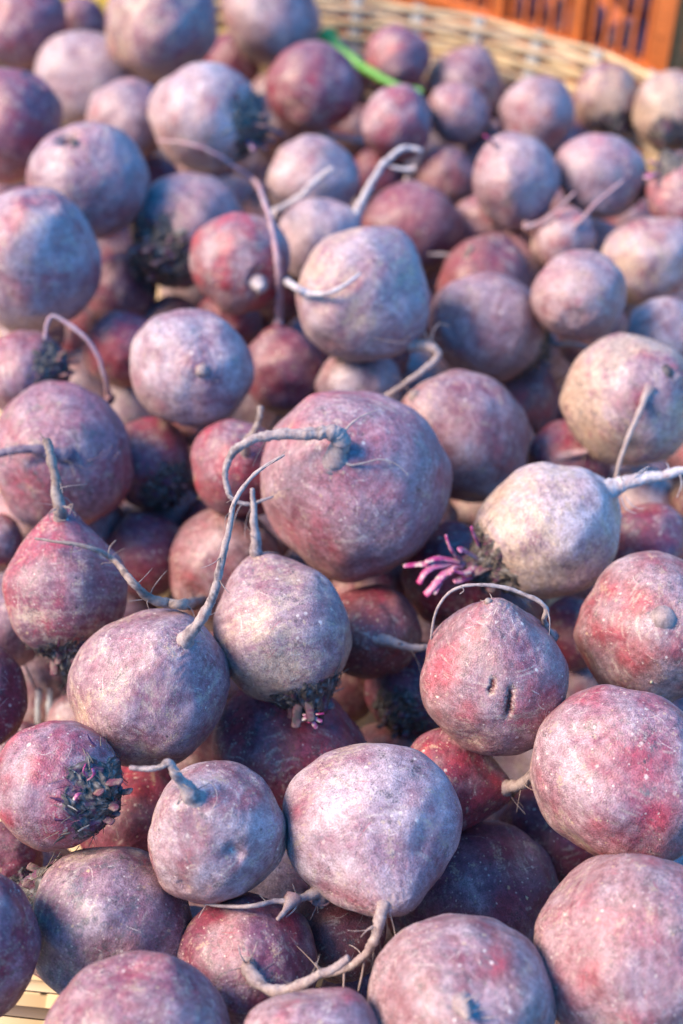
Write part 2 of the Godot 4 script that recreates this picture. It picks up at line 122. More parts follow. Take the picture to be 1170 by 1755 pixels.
# number of the beetroot: [part, radius at its base, radius at its tip, tint, x y z of each point ...] in millimetres
const ROOTS := {
	3: [
		["taproot", 4.61, 1.68, 0, -44.48, 201.19, -312.49, -42.7, 207.59, -304.08, -36.32, 210.03, -296.61, -28.1, 212.04, -293.68, -18.68, 215.37, -294.61, -10.65, 220, -296.86, -4.53, 221.68, -298.57, 2.93, 225.77, -302.76],
		["rootlet", 0.54, 0.22, 0, -44.99, 209.37, -308.4, -47, 214.31, -309.98, -48.14, 216.7, -313.42],
		["rootlet", 0.48, 0.22, 0, -43.33, 209.7, -308.24, -40.48, 215.45, -311.15, -39.16, 218.03, -314.78],
		["rootlet", 0.35, 0.22, 0, -43.88, 210.08, -308.63, -42.06, 214.21, -308.87, -42.61, 217.05, -311.79],
		["rootlet", 0.39, 0.18, 0, -39.22, 207.47, -298.98, -36.62, 203.17, -297.06, -31.82, 199.23, -295.52],
	],
	5: [
		["taproot", 5.83, 1.08, 0, 22.17, 222.4, -349.08, 21.37, 223.67, -339.66, 19.55, 220.48, -329.24, 17.32, 215.47, -322.32, 11.84, 207.01, -315.44, 4.69, 200.64, -311.29, -4.15, 196.95, -309.3, -12.49, 194.21, -309.47],
		["rootlet", 0.77, 0.26, 0, 17.87, 217.2, -324.09, 12.88, 217.39, -321.31, 9.04, 214.71, -318.57],
		["rootlet", 0.88, 0.44, 0, 10.48, 204.69, -314.26, 10.2, 200.46, -309.91, 8, 193.14, -302.41],
		["rootlet", 0.77, 0.44, 0, 1.38, 199.67, -310.3, 1.1, 195.64, -304.98, 0.83, 191.6, -300.84],
		["rootlet", 0.31, 0.18, 0, 16.52, 212.4, -320.96, 15.26, 202.35, -317.81, 14.71, 195.76, -311.06],
		["rootlet", 0.27, 0.18, 0, 17.35, 212.78, -321.35, 18.59, 203.9, -319.4, 18.31, 200.41, -315.83],
		["rootlet", 0.33, 0.18, 0, 8.01, 228.21, -339.55, 10.74, 228.17, -337.12, 14.06, 228.19, -338.33, 15.19, 225.13, -336.39],
		["rootlet", 0.33, 0.18, 0, 5.81, 226.31, -338.79, 9.66, 224.74, -335.99, 13.55, 223.6, -336.02],
		["rootlet", 0.31, 0.18, 0, 9.11, 229.36, -340.13, 10.2, 227.03, -336.54, 15.2, 223.21, -335.01],
		["rootlet", 0.33, 0.18, 0, 27.75, 227.93, -344.03, 29.14, 225.61, -341.64, 26.88, 225.58, -340.42],
	],
	6: [
		["taproot", 4.62, 1.54, 0, 52.39, 249.34, -269.32, 52.46, 254.88, -263.92, 53.13, 256.15, -260.28],
		["rootlet", 0.59, 0.2, 0, 51.28, 253.47, -267.39, 54.35, 259.66, -267.58, 59.11, 259.87, -269.03],
		["rootlet", 0.49, 0.2, 0, 59.36, 250.32, -262.94, 62.89, 251.99, -262.18, 66.69, 251.85, -263.27],
	],
	10: [
		["taproot", 5.86, 1.95, 0, 84.71, 169.95, -430.16, 90.73, 177.18, -425.42, 96.91, 185.94, -422.25, 101.88, 196.07, -422.5, 105.31, 206.1, -426.71],
		["rootlet", 0.36, 0.18, 0, 89.96, 173.12, -427.33, 93.43, 171.11, -421.22, 99.77, 166.02, -416.01],
	],
	14: [
		["taproot", 4.89, 1.06, 0, -68.32, 254.19, -367.87, -73.1, 263.85, -368.04, -76.65, 272.08, -369.67, -79.85, 278.54, -372.4, -85.81, 277.02, -370.85, -98.51, 275.59, -371.82],
		["rootlet", 0.35, 0.18, 0, -75.41, 261.83, -367.43, -78.35, 255.2, -363.06, -83.17, 248.99, -361.56],
		["rootlet", 0.35, 0.18, 0, -73.21, 261.06, -366.65, -75.05, 254.62, -362.47, -80.52, 249.01, -359.64],
		["rootlet", 0.31, 0.18, 0, -72.12, 261.06, -366.65, -70.98, 257.91, -362.93, -74.39, 253.58, -359.95],
		["rootlet", 0.31, 0.18, 0, -66.48, 260.48, -375.76, -60.63, 261.43, -371.88, -58.47, 259.33, -365.84, -61.08, 256.29, -360.78],
	],
	15: [
		["taproot", 4.62, 0.69, 0, -81.77, 254.19, -462.36, -76.14, 265.58, -463.56, -69.5, 276.82, -465.85, -64.34, 287.56, -470.7, -60.41, 301.51, -478.84, -56.7, 314.38, -488.95, -53.6, 324.73, -496.48, -46.87, 332.3, -504.24, -38.08, 337.83, -509.9, -29, 341.51, -513.67],
		["rootlet", 0.35, 0.18, 0, -53.02, 326.17, -497.95, -55.65, 327.19, -499, -57.7, 328.62, -500.47],
		["rootlet", 0.33, 0.18, 0, -40.13, 336.6, -508.64, -33.58, 340.95, -510.02, -28.24, 345.68, -511.8],
	],
	17: [
		["taproot", 5.63, 1.28, 0, -47.53, 234.99, -532.76, -48.07, 243.34, -538.52, -49.15, 255.36, -545.26, -49.35, 264.76, -552.1, -49.56, 273.43, -558.2],
		["leaf_stub", 1.62, 1.15, 5, -15.17, 196.19, -467.88, -15.72, 196.17, -461.16, -13.78, 196.48, -457.02, -10.8, 195.52, -456.02],
		["leaf_stub", 1.62, 1.15, 5, -15.17, 196.19, -467.88, -15.72, 196.17, -461.16, -15.04, 195.03, -455.52, -13.56, 193.09, -453.54],
		["leaf_stub", 1.62, 1.15, 5, -15.17, 196.19, -467.88, -15.72, 196.17, -461.16, -16.97, 196.22, -456.74, -17.77, 195.08, -455.57],
		["leaf_stub", 1.62, 1.15, 5, -15.17, 196.19, -467.88, -15.72, 196.17, -461.16, -19.62, 196.72, -457.25, -23.56, 195.9, -456.42],
		["leaf_stub", 1.62, 1.15, 5, -15.17, 196.19, -467.88, -15.72, 196.17, -461.16, -18.52, 198, -458.57, -21.16, 198.04, -458.61],
		["leaf_stub", 1.62, 1.15, 5, -15.17, 196.19, -467.88, -15.72, 196.17, -461.16, -16.08, 197.81, -458.38, -15.83, 197.73, -458.29],
		["leaf_stub", 1.62, 1.15, 5, -15.17, 196.19, -467.88, -15.72, 196.17, -461.16, -13.32, 198.28, -458.86, -9.81, 198.51, -459.09],
	],
	18: [
		["taproot", 3.32, 1.66, 1, 77.84, 263.08, -475.88, 76.98, 267.46, -476.95, 76.2, 271.22, -478.52],
	],
	19: [
		["taproot", 7.32, 4.88, 0, 173.22, 244.01, -487.87, 173.32, 247.08, -485.71, 173.37, 249.2, -484.34],
	],
	20: [
		["taproot", 7.03, 2.43, 2, 156.39, 233.64, -594.37, 165.73, 238.03, -595.87, 176.75, 241.92, -596.86, 190.14, 245.56, -597.59, 205.18, 250.15, -599.3],
		["rootlet", 0.55, 0.22, 2, 170.43, 242.42, -594.38, 175.87, 248.23, -597.33, 181.73, 250.63, -599.79],
		["rootlet", 0.44, 0.22, 2, 189.66, 247.74, -596.83, 193.45, 250.15, -599.3, 192.08, 252.08, -601.27],
		["rootlet", 0.44, 0.22, 2, 168.09, 235.63, -590.41, 172.85, 232.76, -584.48, 178.28, 233.29, -582.02],
		["rootlet", 0.39, 0.22, 2, 166.01, 235.63, -590.41, 168.36, 231.8, -583.49, 174.14, 231.37, -580.05],
		["rootlet", 0.36, 0.19, 2, 164.62, 235.15, -589.92, 164.9, 231.07, -582.75, 166.56, 229.44, -578.07],
		["rootlet", 0.5, 0.22, 2, 199.5, 249.2, -595.33, 200.53, 244.88, -590.9, 197.78, 239.59, -585.48],
		["leaf_stub", 3.28, 1.97, 5, 79.46, 199.88, -565.76, 68.1, 209.15, -560.28, 56.76, 213.02, -558.25, 47.83, 213.81, -556.06, 36.85, 212.46, -554.68],
		["leaf_stub", 2.94, 1.96, 5, 71.05, 209, -563.13, 66.39, 216.29, -561.6, 63.31, 222.24, -561.71, 61.4, 226.83, -566.41],
		["leaf_stub", 2.6, 1.95, 5, 63.8, 210.7, -558.87, 53.73, 213.64, -552.89, 48.68, 213.29, -549.53, 45.4, 209.28, -545.43],
		["leaf_stub", 2.93, 2.28, 5, 70.87, 206.93, -558, 62.65, 210.16, -552.33, 55.78, 208.52, -544.65, 49.22, 204.32, -540.35],
		["leaf_stub", 2.28, 1.63, 5, 66.55, 208.39, -556.5, 59.75, 209.24, -548.38, 54.41, 204.7, -540.74],
		["leaf_stub", 1.95, 1.3, 5, 70.69, 209.21, -557.34, 66.05, 213.64, -552.89, 63.15, 212.71, -548.95],
		["leaf_stub", 2.28, 1.63, 5, 69.31, 211.47, -559.66, 57.98, 215.91, -558.22, 49.62, 216.12, -555.44],
		["leaf_stub", 2.94, 2.29, 5, 79.71, 210.21, -564.37, 72.05, 218.79, -561.17, 68.61, 222.25, -558.72],
		["leaf_stub", 2.94, 1.96, 5, 77.98, 202.95, -556.93, 70.34, 206.81, -548.89, 66.87, 208.09, -547.21],
		["leaf_stub", 2.61, 1.96, 5, 79.71, 206.58, -560.65, 71.87, 211.49, -550.69, 65, 215.24, -550.34],
		["leaf_stub", 2.62, 1.96, 5, 82.14, 215.06, -569.33, 78.08, 224.46, -569.97, 76.51, 228.38, -570.99],
	],
	21: [
		["taproot", 7.74, 0.52, 0, -4.37, 266.88, -586.77, -2.66, 275.81, -585.13, -0.66, 284.34, -584.74, -2.96, 289.7, -585.24, -11.5, 291.4, -585.33, -23, 290.71, -584.62, -37.78, 290.26, -584.15, -52.64, 286.94, -582.42, -61.62, 281.78, -578.79, -65.39, 273.9, -573.2, -64.54, 265.06, -566.64, -60.65, 259.62, -562.72, -51.45, 257.4, -562.11, -44.24, 258.02, -565.24, -39, 258.18, -567.89],
		["rootlet", 1.06, 0.27, 0, -0.33, 287.04, -586.67, 4.96, 290.49, -592.69, 12.26, 293.41, -597.35, 20.61, 293.95, -601.22],
		["rootlet", 0.85, 0.27, 0, -0.33, 275.21, -582.85, 4.32, 272.13, -578.86, 12.3, 272.83, -579.58, 21.62, 274.05, -581.66, 30.98, 271.39, -580.6, 38.06, 265.99, -577.55],
		["rootlet", 0.53, 0.21, 0, 0, 280.45, -584.07, 2.32, 281.14, -584.78, 4.98, 280.58, -585.86],
	],
	22: [
		["taproot", 5.11, 3.61, 1, 52.99, 210.8, -703.73, 49.71, 214.67, -702.81, 47.27, 217.44, -701.97],
	],
	23: [
		["taproot", 6.7, 1.61, 0, 9.36, 178.42, -532.39, 18.9, 182.42, -526.01, 29.11, 182.78, -522.19, 41.1, 180.39, -519.74, 51.37, 180.39, -519.74],
		["rootlet", 1.09, 0.82, 0, 33.85, 182.97, -520.28, 34.45, 185.52, -519.96],
	],
	27: [
		["taproot", 4.42, 2.34, 1, -160.86, 239.85, -560.04, -161.8, 251.45, -564.23, -162.77, 260.18, -570.61, -164.07, 269.58, -577.68, -166.37, 278.94, -584.71, -168.36, 282.42, -588.27],
		["rootlet", 0.53, 0.21, 1, -158.4, 256.21, -561.42, -153.06, 257.84, -557.96, -150.41, 254.84, -554.88],
		["rootlet", 0.53, 0.21, 1, -162.38, 255.28, -560.47, -165.62, 256, -556.06, -163.93, 253.82, -551.27],
		["rootlet", 0.42, 0.21, 1, -157.07, 255.28, -560.47, -152.4, 259.69, -559.85, -154.03, 256.82, -554.34],
		["rootlet", 0.37, 0.21, 1, -163.71, 253.43, -558.56, -160.33, 253.69, -553.7, -156.01, 254.51, -551.98],
		["rootlet", 0.53, 0.24, 1, -167.69, 281.72, -587.56, -170.35, 284.04, -589.94, -171.68, 285.43, -591.36],
	],
	28: [
		["taproot", 5.37, 2.26, 4, -172.96, 220.93, -641.25, -179.61, 226.6, -637.36, -189.66, 230.27, -635.58, -200.27, 231.19, -635.13, -214.7, 229.42, -633.32],
		["rootlet", 0.46, 0.23, 4, -206.31, 231.25, -632.43, -203.92, 229.66, -629.4, -205.36, 226.9, -626.57],
		["rootlet", 0.53, 0.23, 4, -159.06, 218.38, -638.64, -152.08, 219.09, -642.14, -148.91, 220.17, -647.4],
		["rootlet", 0.47, 0.24, 4, -152.25, 216.37, -640.74, -146.86, 218.22, -646.79, -145.87, 219.59, -652.35],
		["rootlet", 0.47, 0.23, 4, -191.97, 231.15, -651.72, -196.36, 228.08, -648.58, -199.73, 228.82, -652.1],
		["rootlet", 0.47, 0.23, 4, -166.01, 218.44, -635.93, -158.89, 215.22, -634.01, -150.42, 213.81, -638.11],
		["rootlet", 0.45, 0.24, 4, -143.96, 212.32, -647.67, -141.09, 212.91, -652.44, -138.94, 209.62, -653.22],
	],
	30: [
		["taproot", 5.07, 0.76, 1, -90.1, 139.19, -591.21, -84.87, 243.3, -499.21, -94.29, 250.29, -494.06, -104.4, 257.81, -492.53, -112.48, 267.34, -496.14, -127.77, 242.82, -532.31, -137.65, 253.97, -530.91, -153.14, 258.85, -530.78, -170.04, 257.82, -534.85],
		["rootlet", 0.52, 0.21, 1, -130.42, 245.29, -532.27, -129.47, 250.49, -535.03, -126.21, 253.22, -537.83],
	],
	31: [
		["taproot", 4.23, 1.69, 1, -61.06, 219.44, -639.63, -59.9, 226.86, -638.15, -58.13, 234.15, -638.82, -53.6, 240.84, -641.12, -50.63, 246.92, -645.09, -49.91, 252.44, -650.75],
	],
	33: [
		["taproot", 4.71, 2.94, 0, -90.52, 237.6, -703.5, -88.99, 240.22, -700.37, -88.08, 241.54, -699.39],
	],
	34: [
		["taproot", 4.18, 1.22, 3, -46.5, 176.58, -819.69, -46.36, 187.47, -826.52, -45.25, 208.82, -826.31, -45.51, 231.24, -830.76, -50.05, 244.49, -854.92, -56.75, 249.41, -881.13, -69.89, 194.36, -993.04, -85.25, 204.77, -997.3, -103.17, 219.39, -996.25, -124.27, 224.63, -1001.62, -150.35, 215.23, -1020.83],
		["rootlet", 2.31, 1.92, 3, -69.08, 192.13, -993.96, -59.17, 182.59, -1000.2, -48.47, 170.84, -1000.98],
	],
	37: [
		["taproot", 4.79, 2.88, 7, -205.93, 262.29, -840.24, -203.87, 265.99, -838.33, -203.26, 267.41, -838.36],
	],
	38: [
		["taproot", 4.74, 3.05, 7, -197.23, 265.94, -928.03, -197.43, 269.35, -926.44, -198.29, 269.96, -927.06],
	],
	39: [
		["taproot", 4.88, 3.25, 2, -59, 218.82, -821.21, -57.11, 219.59, -816.71, -56.24, 219.46, -815.52],
	],
	41: [
		["taproot", 5.29, 1.55, 0, 46.38, 213.16, -763.3, 55.79, 214.42, -757.91, 63.91, 215.69, -752.55, 64.95, 213.28, -746.74, 54.33, 209.33, -736.02, 41.54, 204.48, -727.71, 27.69, 198.4, -721.48],
		["rootlet", 0.48, 0.25, 0, 57.12, 219.32, -756.27, 41.54, 224.37, -748.1, 21.65, 229.52, -746.7],
		["rootlet", 0.48, 0.25, 0, 59.92, 219.32, -756.27, 53.67, 227.82, -758.3, 41.54, 225.2, -748.95],
		["rootlet", 0.48, 0.26, 0, 61.12, 220.16, -757.12, 65.91, 227.41, -764.56, 74.7, 226.3, -763.41],
	],
	42: [
		["taproot", 5.33, 1.78, 2, 6.86, 195.35, -931.02, 12.33, 203.66, -937.09, 21.42, 217.36, -948.68, 31.86, 230.07, -959.26, 43.16, 238.93, -965.9, 54.07, 240.84, -967.85, 62.25, 239.57, -966.55],
		["rootlet", 1.82, 1.46, 2, 57.79, 229.12, -958.28, 50.06, 228.16, -957.31, 37.77, 230.07, -959.26],
		["taproot", 3.23, 2.51, 2, -53.39, 192.05, -952.08, -34.5, 205.9, -951.6, -20.64, 216.78, -957.86, -6.86, 225.69, -962.1],
		["leaf_stub", 2.58, 1.94, 5, -11.25, 192.56, -903.71, -14.76, 194.37, -895.78, -16.52, 192.87, -891.81],
	],
	43: [
		["taproot", 4.72, 0.94, 2, -48.65, 143.82, -930.33, -33.95, 246.38, -784, -21.52, 254.08, -763.86, -9.66, 261.16, -754.43, 1.92, 267.76, -753.86, 12.3, 273.67, -759.91],
	],
	52: [
		["taproot", 5.93, 1.69, 2, -31.07, 133.71, -1171.22, -13.59, 133.87, -1166.82, 8.14, 133.28, -1161.66, 29.76, 132.32, -1156.12],
	],
	59: [
		["taproot", 5.25, 3.93, 1, 127.22, 165.06, -1256.36, 128.9, 170.15, -1261.57, 130.58, 175.24, -1266.78],
	],
	74: [
		["taproot", 3.55, 2.84, 1, 98.58, 159.93, -899.21, 97.02, 173.21, -902.44, 97.61, 182.35, -906.61, 101.24, 187.42, -911.81],
	],
	75: [
		["taproot", 2.96, 1.48, 0, 125.75, 153.18, -947.63, 101.79, 155.38, -946.14, 71.02, 156.05, -946.82],
	],
	56: [
		["taproot", 3.44, 2.68, 1, 55.49, 165.69, -1017.59, 54.83, 173.57, -1020.36, 54.83, 178.36, -1025.26],
	],
	64: [
		["taproot", 2.15, 1.08, 3, 148.19, 186.24, -942.02, 163.33, 195.56, -941.15, 182.82, 213.1, -948.72],
		["leaf_stub", 3.31, 2.65, 5, 122.72, 230.88, -987.75, 117.13, 238.3, -982.34, 112.89, 243.75, -980.12],
	],
	69: [
		["taproot", 2.72, 1.36, 0, 157.64, 159.35, -827.44, 173.8, 164.51, -821.03, 189, 160.87, -817.3],
	],
	72: [
		["taproot", 2.5, 1.07, 3, 179.31, 186.99, -931.3, 198.57, 207.49, -941.01, 219.96, 221.69, -951.8],
	],
	76: [
		["taproot", 6.41, 3.49, 7, 205.77, 240.32, -692.71, 206.98, 245.33, -691.39, 207.69, 247.02, -690.53],
		["rootlet", 2.65, 1.18, 0, 195.65, 240.7, -680.82, 187.8, 237.11, -664.23, 180.72, 228.37, -652.04, 175.59, 218.13, -641.55, 172.37, 207.6, -633.98],
	],
	78: [
		["taproot", 3.41, 2.17, 3, 149.2, 162.33, -699.76, 158.97, 168.85, -697.51, 175.2, 174.55, -696.66],
	],
	32: [
		["taproot", 1.85, 1.24, 3, -160.94, 186.62, -736.23, -161.33, 202.93, -735.63, -165.07, 217.36, -741.77, -173.62, 228.66, -749.02, -185.46, 235, -755.52, -195.32, 238.86, -759.47, -199.27, 235, -755.52, -200.45, 228.11, -748.46],
	],
	91: [
		["taproot", 1.93, 0.6, 0, 114.33, 230.22, -487.82, 107.95, 251.76, -481.39, 107.42, 262.6, -481.09, 98.21, 266.67, -485.27, 84.4, 269.89, -488.56, 70.59, 270.74, -489.44, 58.47, 267.1, -488.55, 50.43, 256.96, -483.87, 47.84, 239.96, -477.85],
		["rootlet", 0.49, 0.2, 0, 108.22, 262.14, -479.48, 109.56, 257.24, -475.6, 109.26, 252.31, -470.55],
		["rootlet", 0.37, 0.2, 0, 62.91, 270.31, -489, 64.45, 268.6, -487.24, 62.3, 267.31, -485.93],
	],
	84: [
		["taproot", 3.08, 0.66, 0, -11.46, 202.29, -348.52, -20.7, 207, -343.38, -25.39, 208.78, -340.22, -32.35, 210.37, -339.35, -43.23, 214.19, -334.79, -57.53, 210.38, -336.87, -67.87, 206.61, -340.48],
		["rootlet", 2.46, 0.9, 0, -23.44, 209.14, -341.58, -26.03, 210.99, -335, -30.27, 212.27, -328.83],
		["rootlet", 0.45, 0.22, 0, -20.64, 207.2, -341.09, -22.73, 209.01, -335.46, -26.52, 209.85, -331.34],
	],
	66: [
		["leaf_stub", 2.67, 2.34, 5, 256.99, 209.2, -979.92, 246.63, 215.19, -970.42, 240.74, 214.75, -967.74],
		["leaf_stub", 2.67, 2, 5, 256.99, 214.1, -984.93, 247.56, 221.65, -977.05, 243.52, 223.79, -977],
	],
	44: [
		["leaf_stub", 2.75, 2.07, 5, -79.37, 211.14, -1029.46, -73.98, 212.56, -1018.1, -71.93, 211.76, -1014.07],
	],
	12: [
		["leaf_stub", 1.43, 0.82, 5, -124.05, 244.79, -387.85, -125.32, 251.05, -386.35, -124.07, 253.96, -388.41],
		["leaf_stub", 1.43, 0.82, 5, -123.48, 243.8, -386.83, -120.23, 249.86, -385.14, -120.68, 252.39, -386.8],
		["leaf_stub", 1.43, 0.82, 5, -127.47, 238.82, -381.73, -128.27, 242.59, -378.62, -129.97, 241.01, -376.99],
	],
	92: [
		["leaf_stub", 2.12, 1.86, 6, -192.13, 110, -543.22, -191.54, 107.15, -533.92, -191.43, 99.98, -523.37],
		["leaf_stub", 2.12, 1.86, 6, -184.73, 110, -543.22, -184.17, 107.15, -533.92, -184.08, 99.98, -523.37],
		["leaf_stub", 1.58, 0.79, 6, -193.87, 111.79, -541.87, -199.97, 131.73, -549.51, -208.94, 144.95, -559.86],
	],
}
# number of the beetroot: [direction, along, half length, half width, depth] of cuts and dimples, shares of the radius
const DENTS := {
	18: [[Vector3(0.079, 0.542, 0.837), Vector3(0.119, 0.828, -0.548), 0.22, 0.05, 0.07, 1.0], [Vector3(-0.173, 0.705, 0.688), Vector3(0.321, 0.701, -0.637), 0.11, 0.04, 0.05, 1.0]],
	14: [[Vector3(0.356, 0.587, 0.727), Vector3(0.721, -0.668, 0.186), 0.14, 0.09, 0.09, 0.0], [Vector3(-0.356, 0.102, 0.929), Vector3(0.676, -0.658, 0.332), 0.09, 0.07, 0.05, 0.0]],
	19: [[Vector3(0.208, 0.793, 0.573), Vector3(0.978, -0.169, -0.122), 0.22, 0.2, 0.06, 0.0]],
	38: [[Vector3(-0.263, 0.958, 0.116), Vector3(0.156, -0.077, 0.985), 0.16, 0.12, 0.16, 1.0]],
	8: [[Vector3(-0.969, 0.074, 0.235), Vector3(0.218, -0.183, 0.959), 0.3, 0.1, 0.03, 0.0]],
	7: [[Vector3(0.458, 0.785, 0.417), Vector3(0.118, -0.519, 0.847), 0.2, 0.16, 0.08, 0.0]],
	9: [[Vector3(-0.507, 0.862, 0.032), Vector3(0.848, 0.491, 0.202), 0.2, 0.1, 0.04, 0.0]],
	23: [[Vector3(0.402, 0.901, 0.163), Vector3(0.473, -0.357, 0.806), 0.3, 0.12, 0.05, 0.0]],
}
# number of the beetroot: [direction, size in mm] of a crumb of chaff stuck to the skin
const FLECKS := {
	8: [[Vector3(0.600, 0.721, 0.346), 1.5], [Vector3(-0.099, 0.903, 0.419), 0.63], [Vector3(0.478, 0.377, 0.793), 0.56]],
	19: [[Vector3(-0.136, 0.125, 0.983), 1.6], [Vector3(0.568, 0.227, 0.791), 0.56], [Vector3(0.280, 0.777, 0.563), 0.36]],
	7: [[Vector3(-0.792, 0.331, 0.514), 1.1], [Vector3(-0.008, 0.930, 0.367), 0.55], [Vector3(-0.076, 0.308, 0.948), 0.58]],
	15: [[Vector3(-0.500, 0.692, 0.521), 0.8], [Vector3(-0.794, 0.251, 0.553), 0.7], [Vector3(0.630, 0.641, 0.439), 0.49], [Vector3(-0.232, 0.093, 0.968), 0.79]],
	20: [[Vector3(-0.827, -0.224, 0.516), 0.8], [Vector3(-0.625, 0.597, 0.502), 0.8]],
	12: [[Vector3(-0.339, 0.862, -0.377), 0.7], [Vector3(-0.085, 0.925, 0.369), 0.48], [Vector3(0.434, 0.840, 0.324), 0.65], [Vector3(-0.323, 0.720, 0.613), 0.42]],
	0: [[Vector3(0.390, 0.681, 0.620), 0.7], [Vector3(0.296, 0.867, 0.401), 0.55], [Vector3(-0.184, 0.558, 0.809), 0.57]],
	1: [[Vector3(0.020, 0.422, 0.906), 0.43]],
	2: [[Vector3(0.176, 0.930, 0.323), 0.47], [Vector3(-0.474, 0.803, 0.360), 0.64]],
	3: [[Vector3(0.246, 0.793, 0.558), 0.52]],
	4: [[Vector3(0.307, 0.658, 0.688), 0.53], [Vector3(-0.446, 0.340, 0.828), 0.55], [Vector3(-0.261, 0.820, 0.510), 0.41]],
	5: [[Vector3(-0.123, 0.533, 0.837), 0.51]],
	6: [[Vector3(-0.141, 0.990, -0.021), 0.37], [Vector3(0.608, 0.676, 0.417), 0.79], [Vector3(0.312, 0.446, 0.839), 0.58]],
	9: [[Vector3(0.234, 0.484, 0.843), 0.38], [Vector3(-0.307, 0.420, 0.854), 0.57]],
	14: [[Vector3(0.163, 0.396, 0.904), 0.43]],
	16: [[Vector3(-0.267, 0.832, 0.487), 0.55], [Vector3(0.253, 0.366, 0.896), 0.75]],
	17: [[Vector3(-0.541, 0.438, 0.718), 0.78]],
	18: [[Vector3(-0.321, 0.869, 0.376), 0.64]],
	21: [[Vector3(0.448, 0.400, 0.799), 0.52]],
	22: [[Vector3(0.276, 0.074, 0.958), 0.67], [Vector3(0.202, 0.959, 0.197), 0.66]],
	27: [[Vector3(-0.012, 0.230, 0.973), 0.74], [Vector3(-0.205, 0.530, 0.823), 0.36]],
	28: [[Vector3(0.406, 0.482, 0.777), 0.36], [Vector3(-0.277, 0.952, 0.131), 0.77], [Vector3(-0.021, 0.955, 0.296), 0.7]],
	30: [[Vector3(0.198, 0.638, 0.744), 0.44], [Vector3(0.406, 0.742, 0.533), 0.72]],
	33: [[Vector3(-0.388, 0.268, 0.882), 0.52], [Vector3(0.219, 0.937, 0.272), 0.78], [Vector3(0.299, 0.950, -0.092), 0.5]],
	76: [[Vector3(-0.377, 0.906, 0.191), 0.54], [Vector3(0.203, 0.472, 0.858), 0.8]],
}
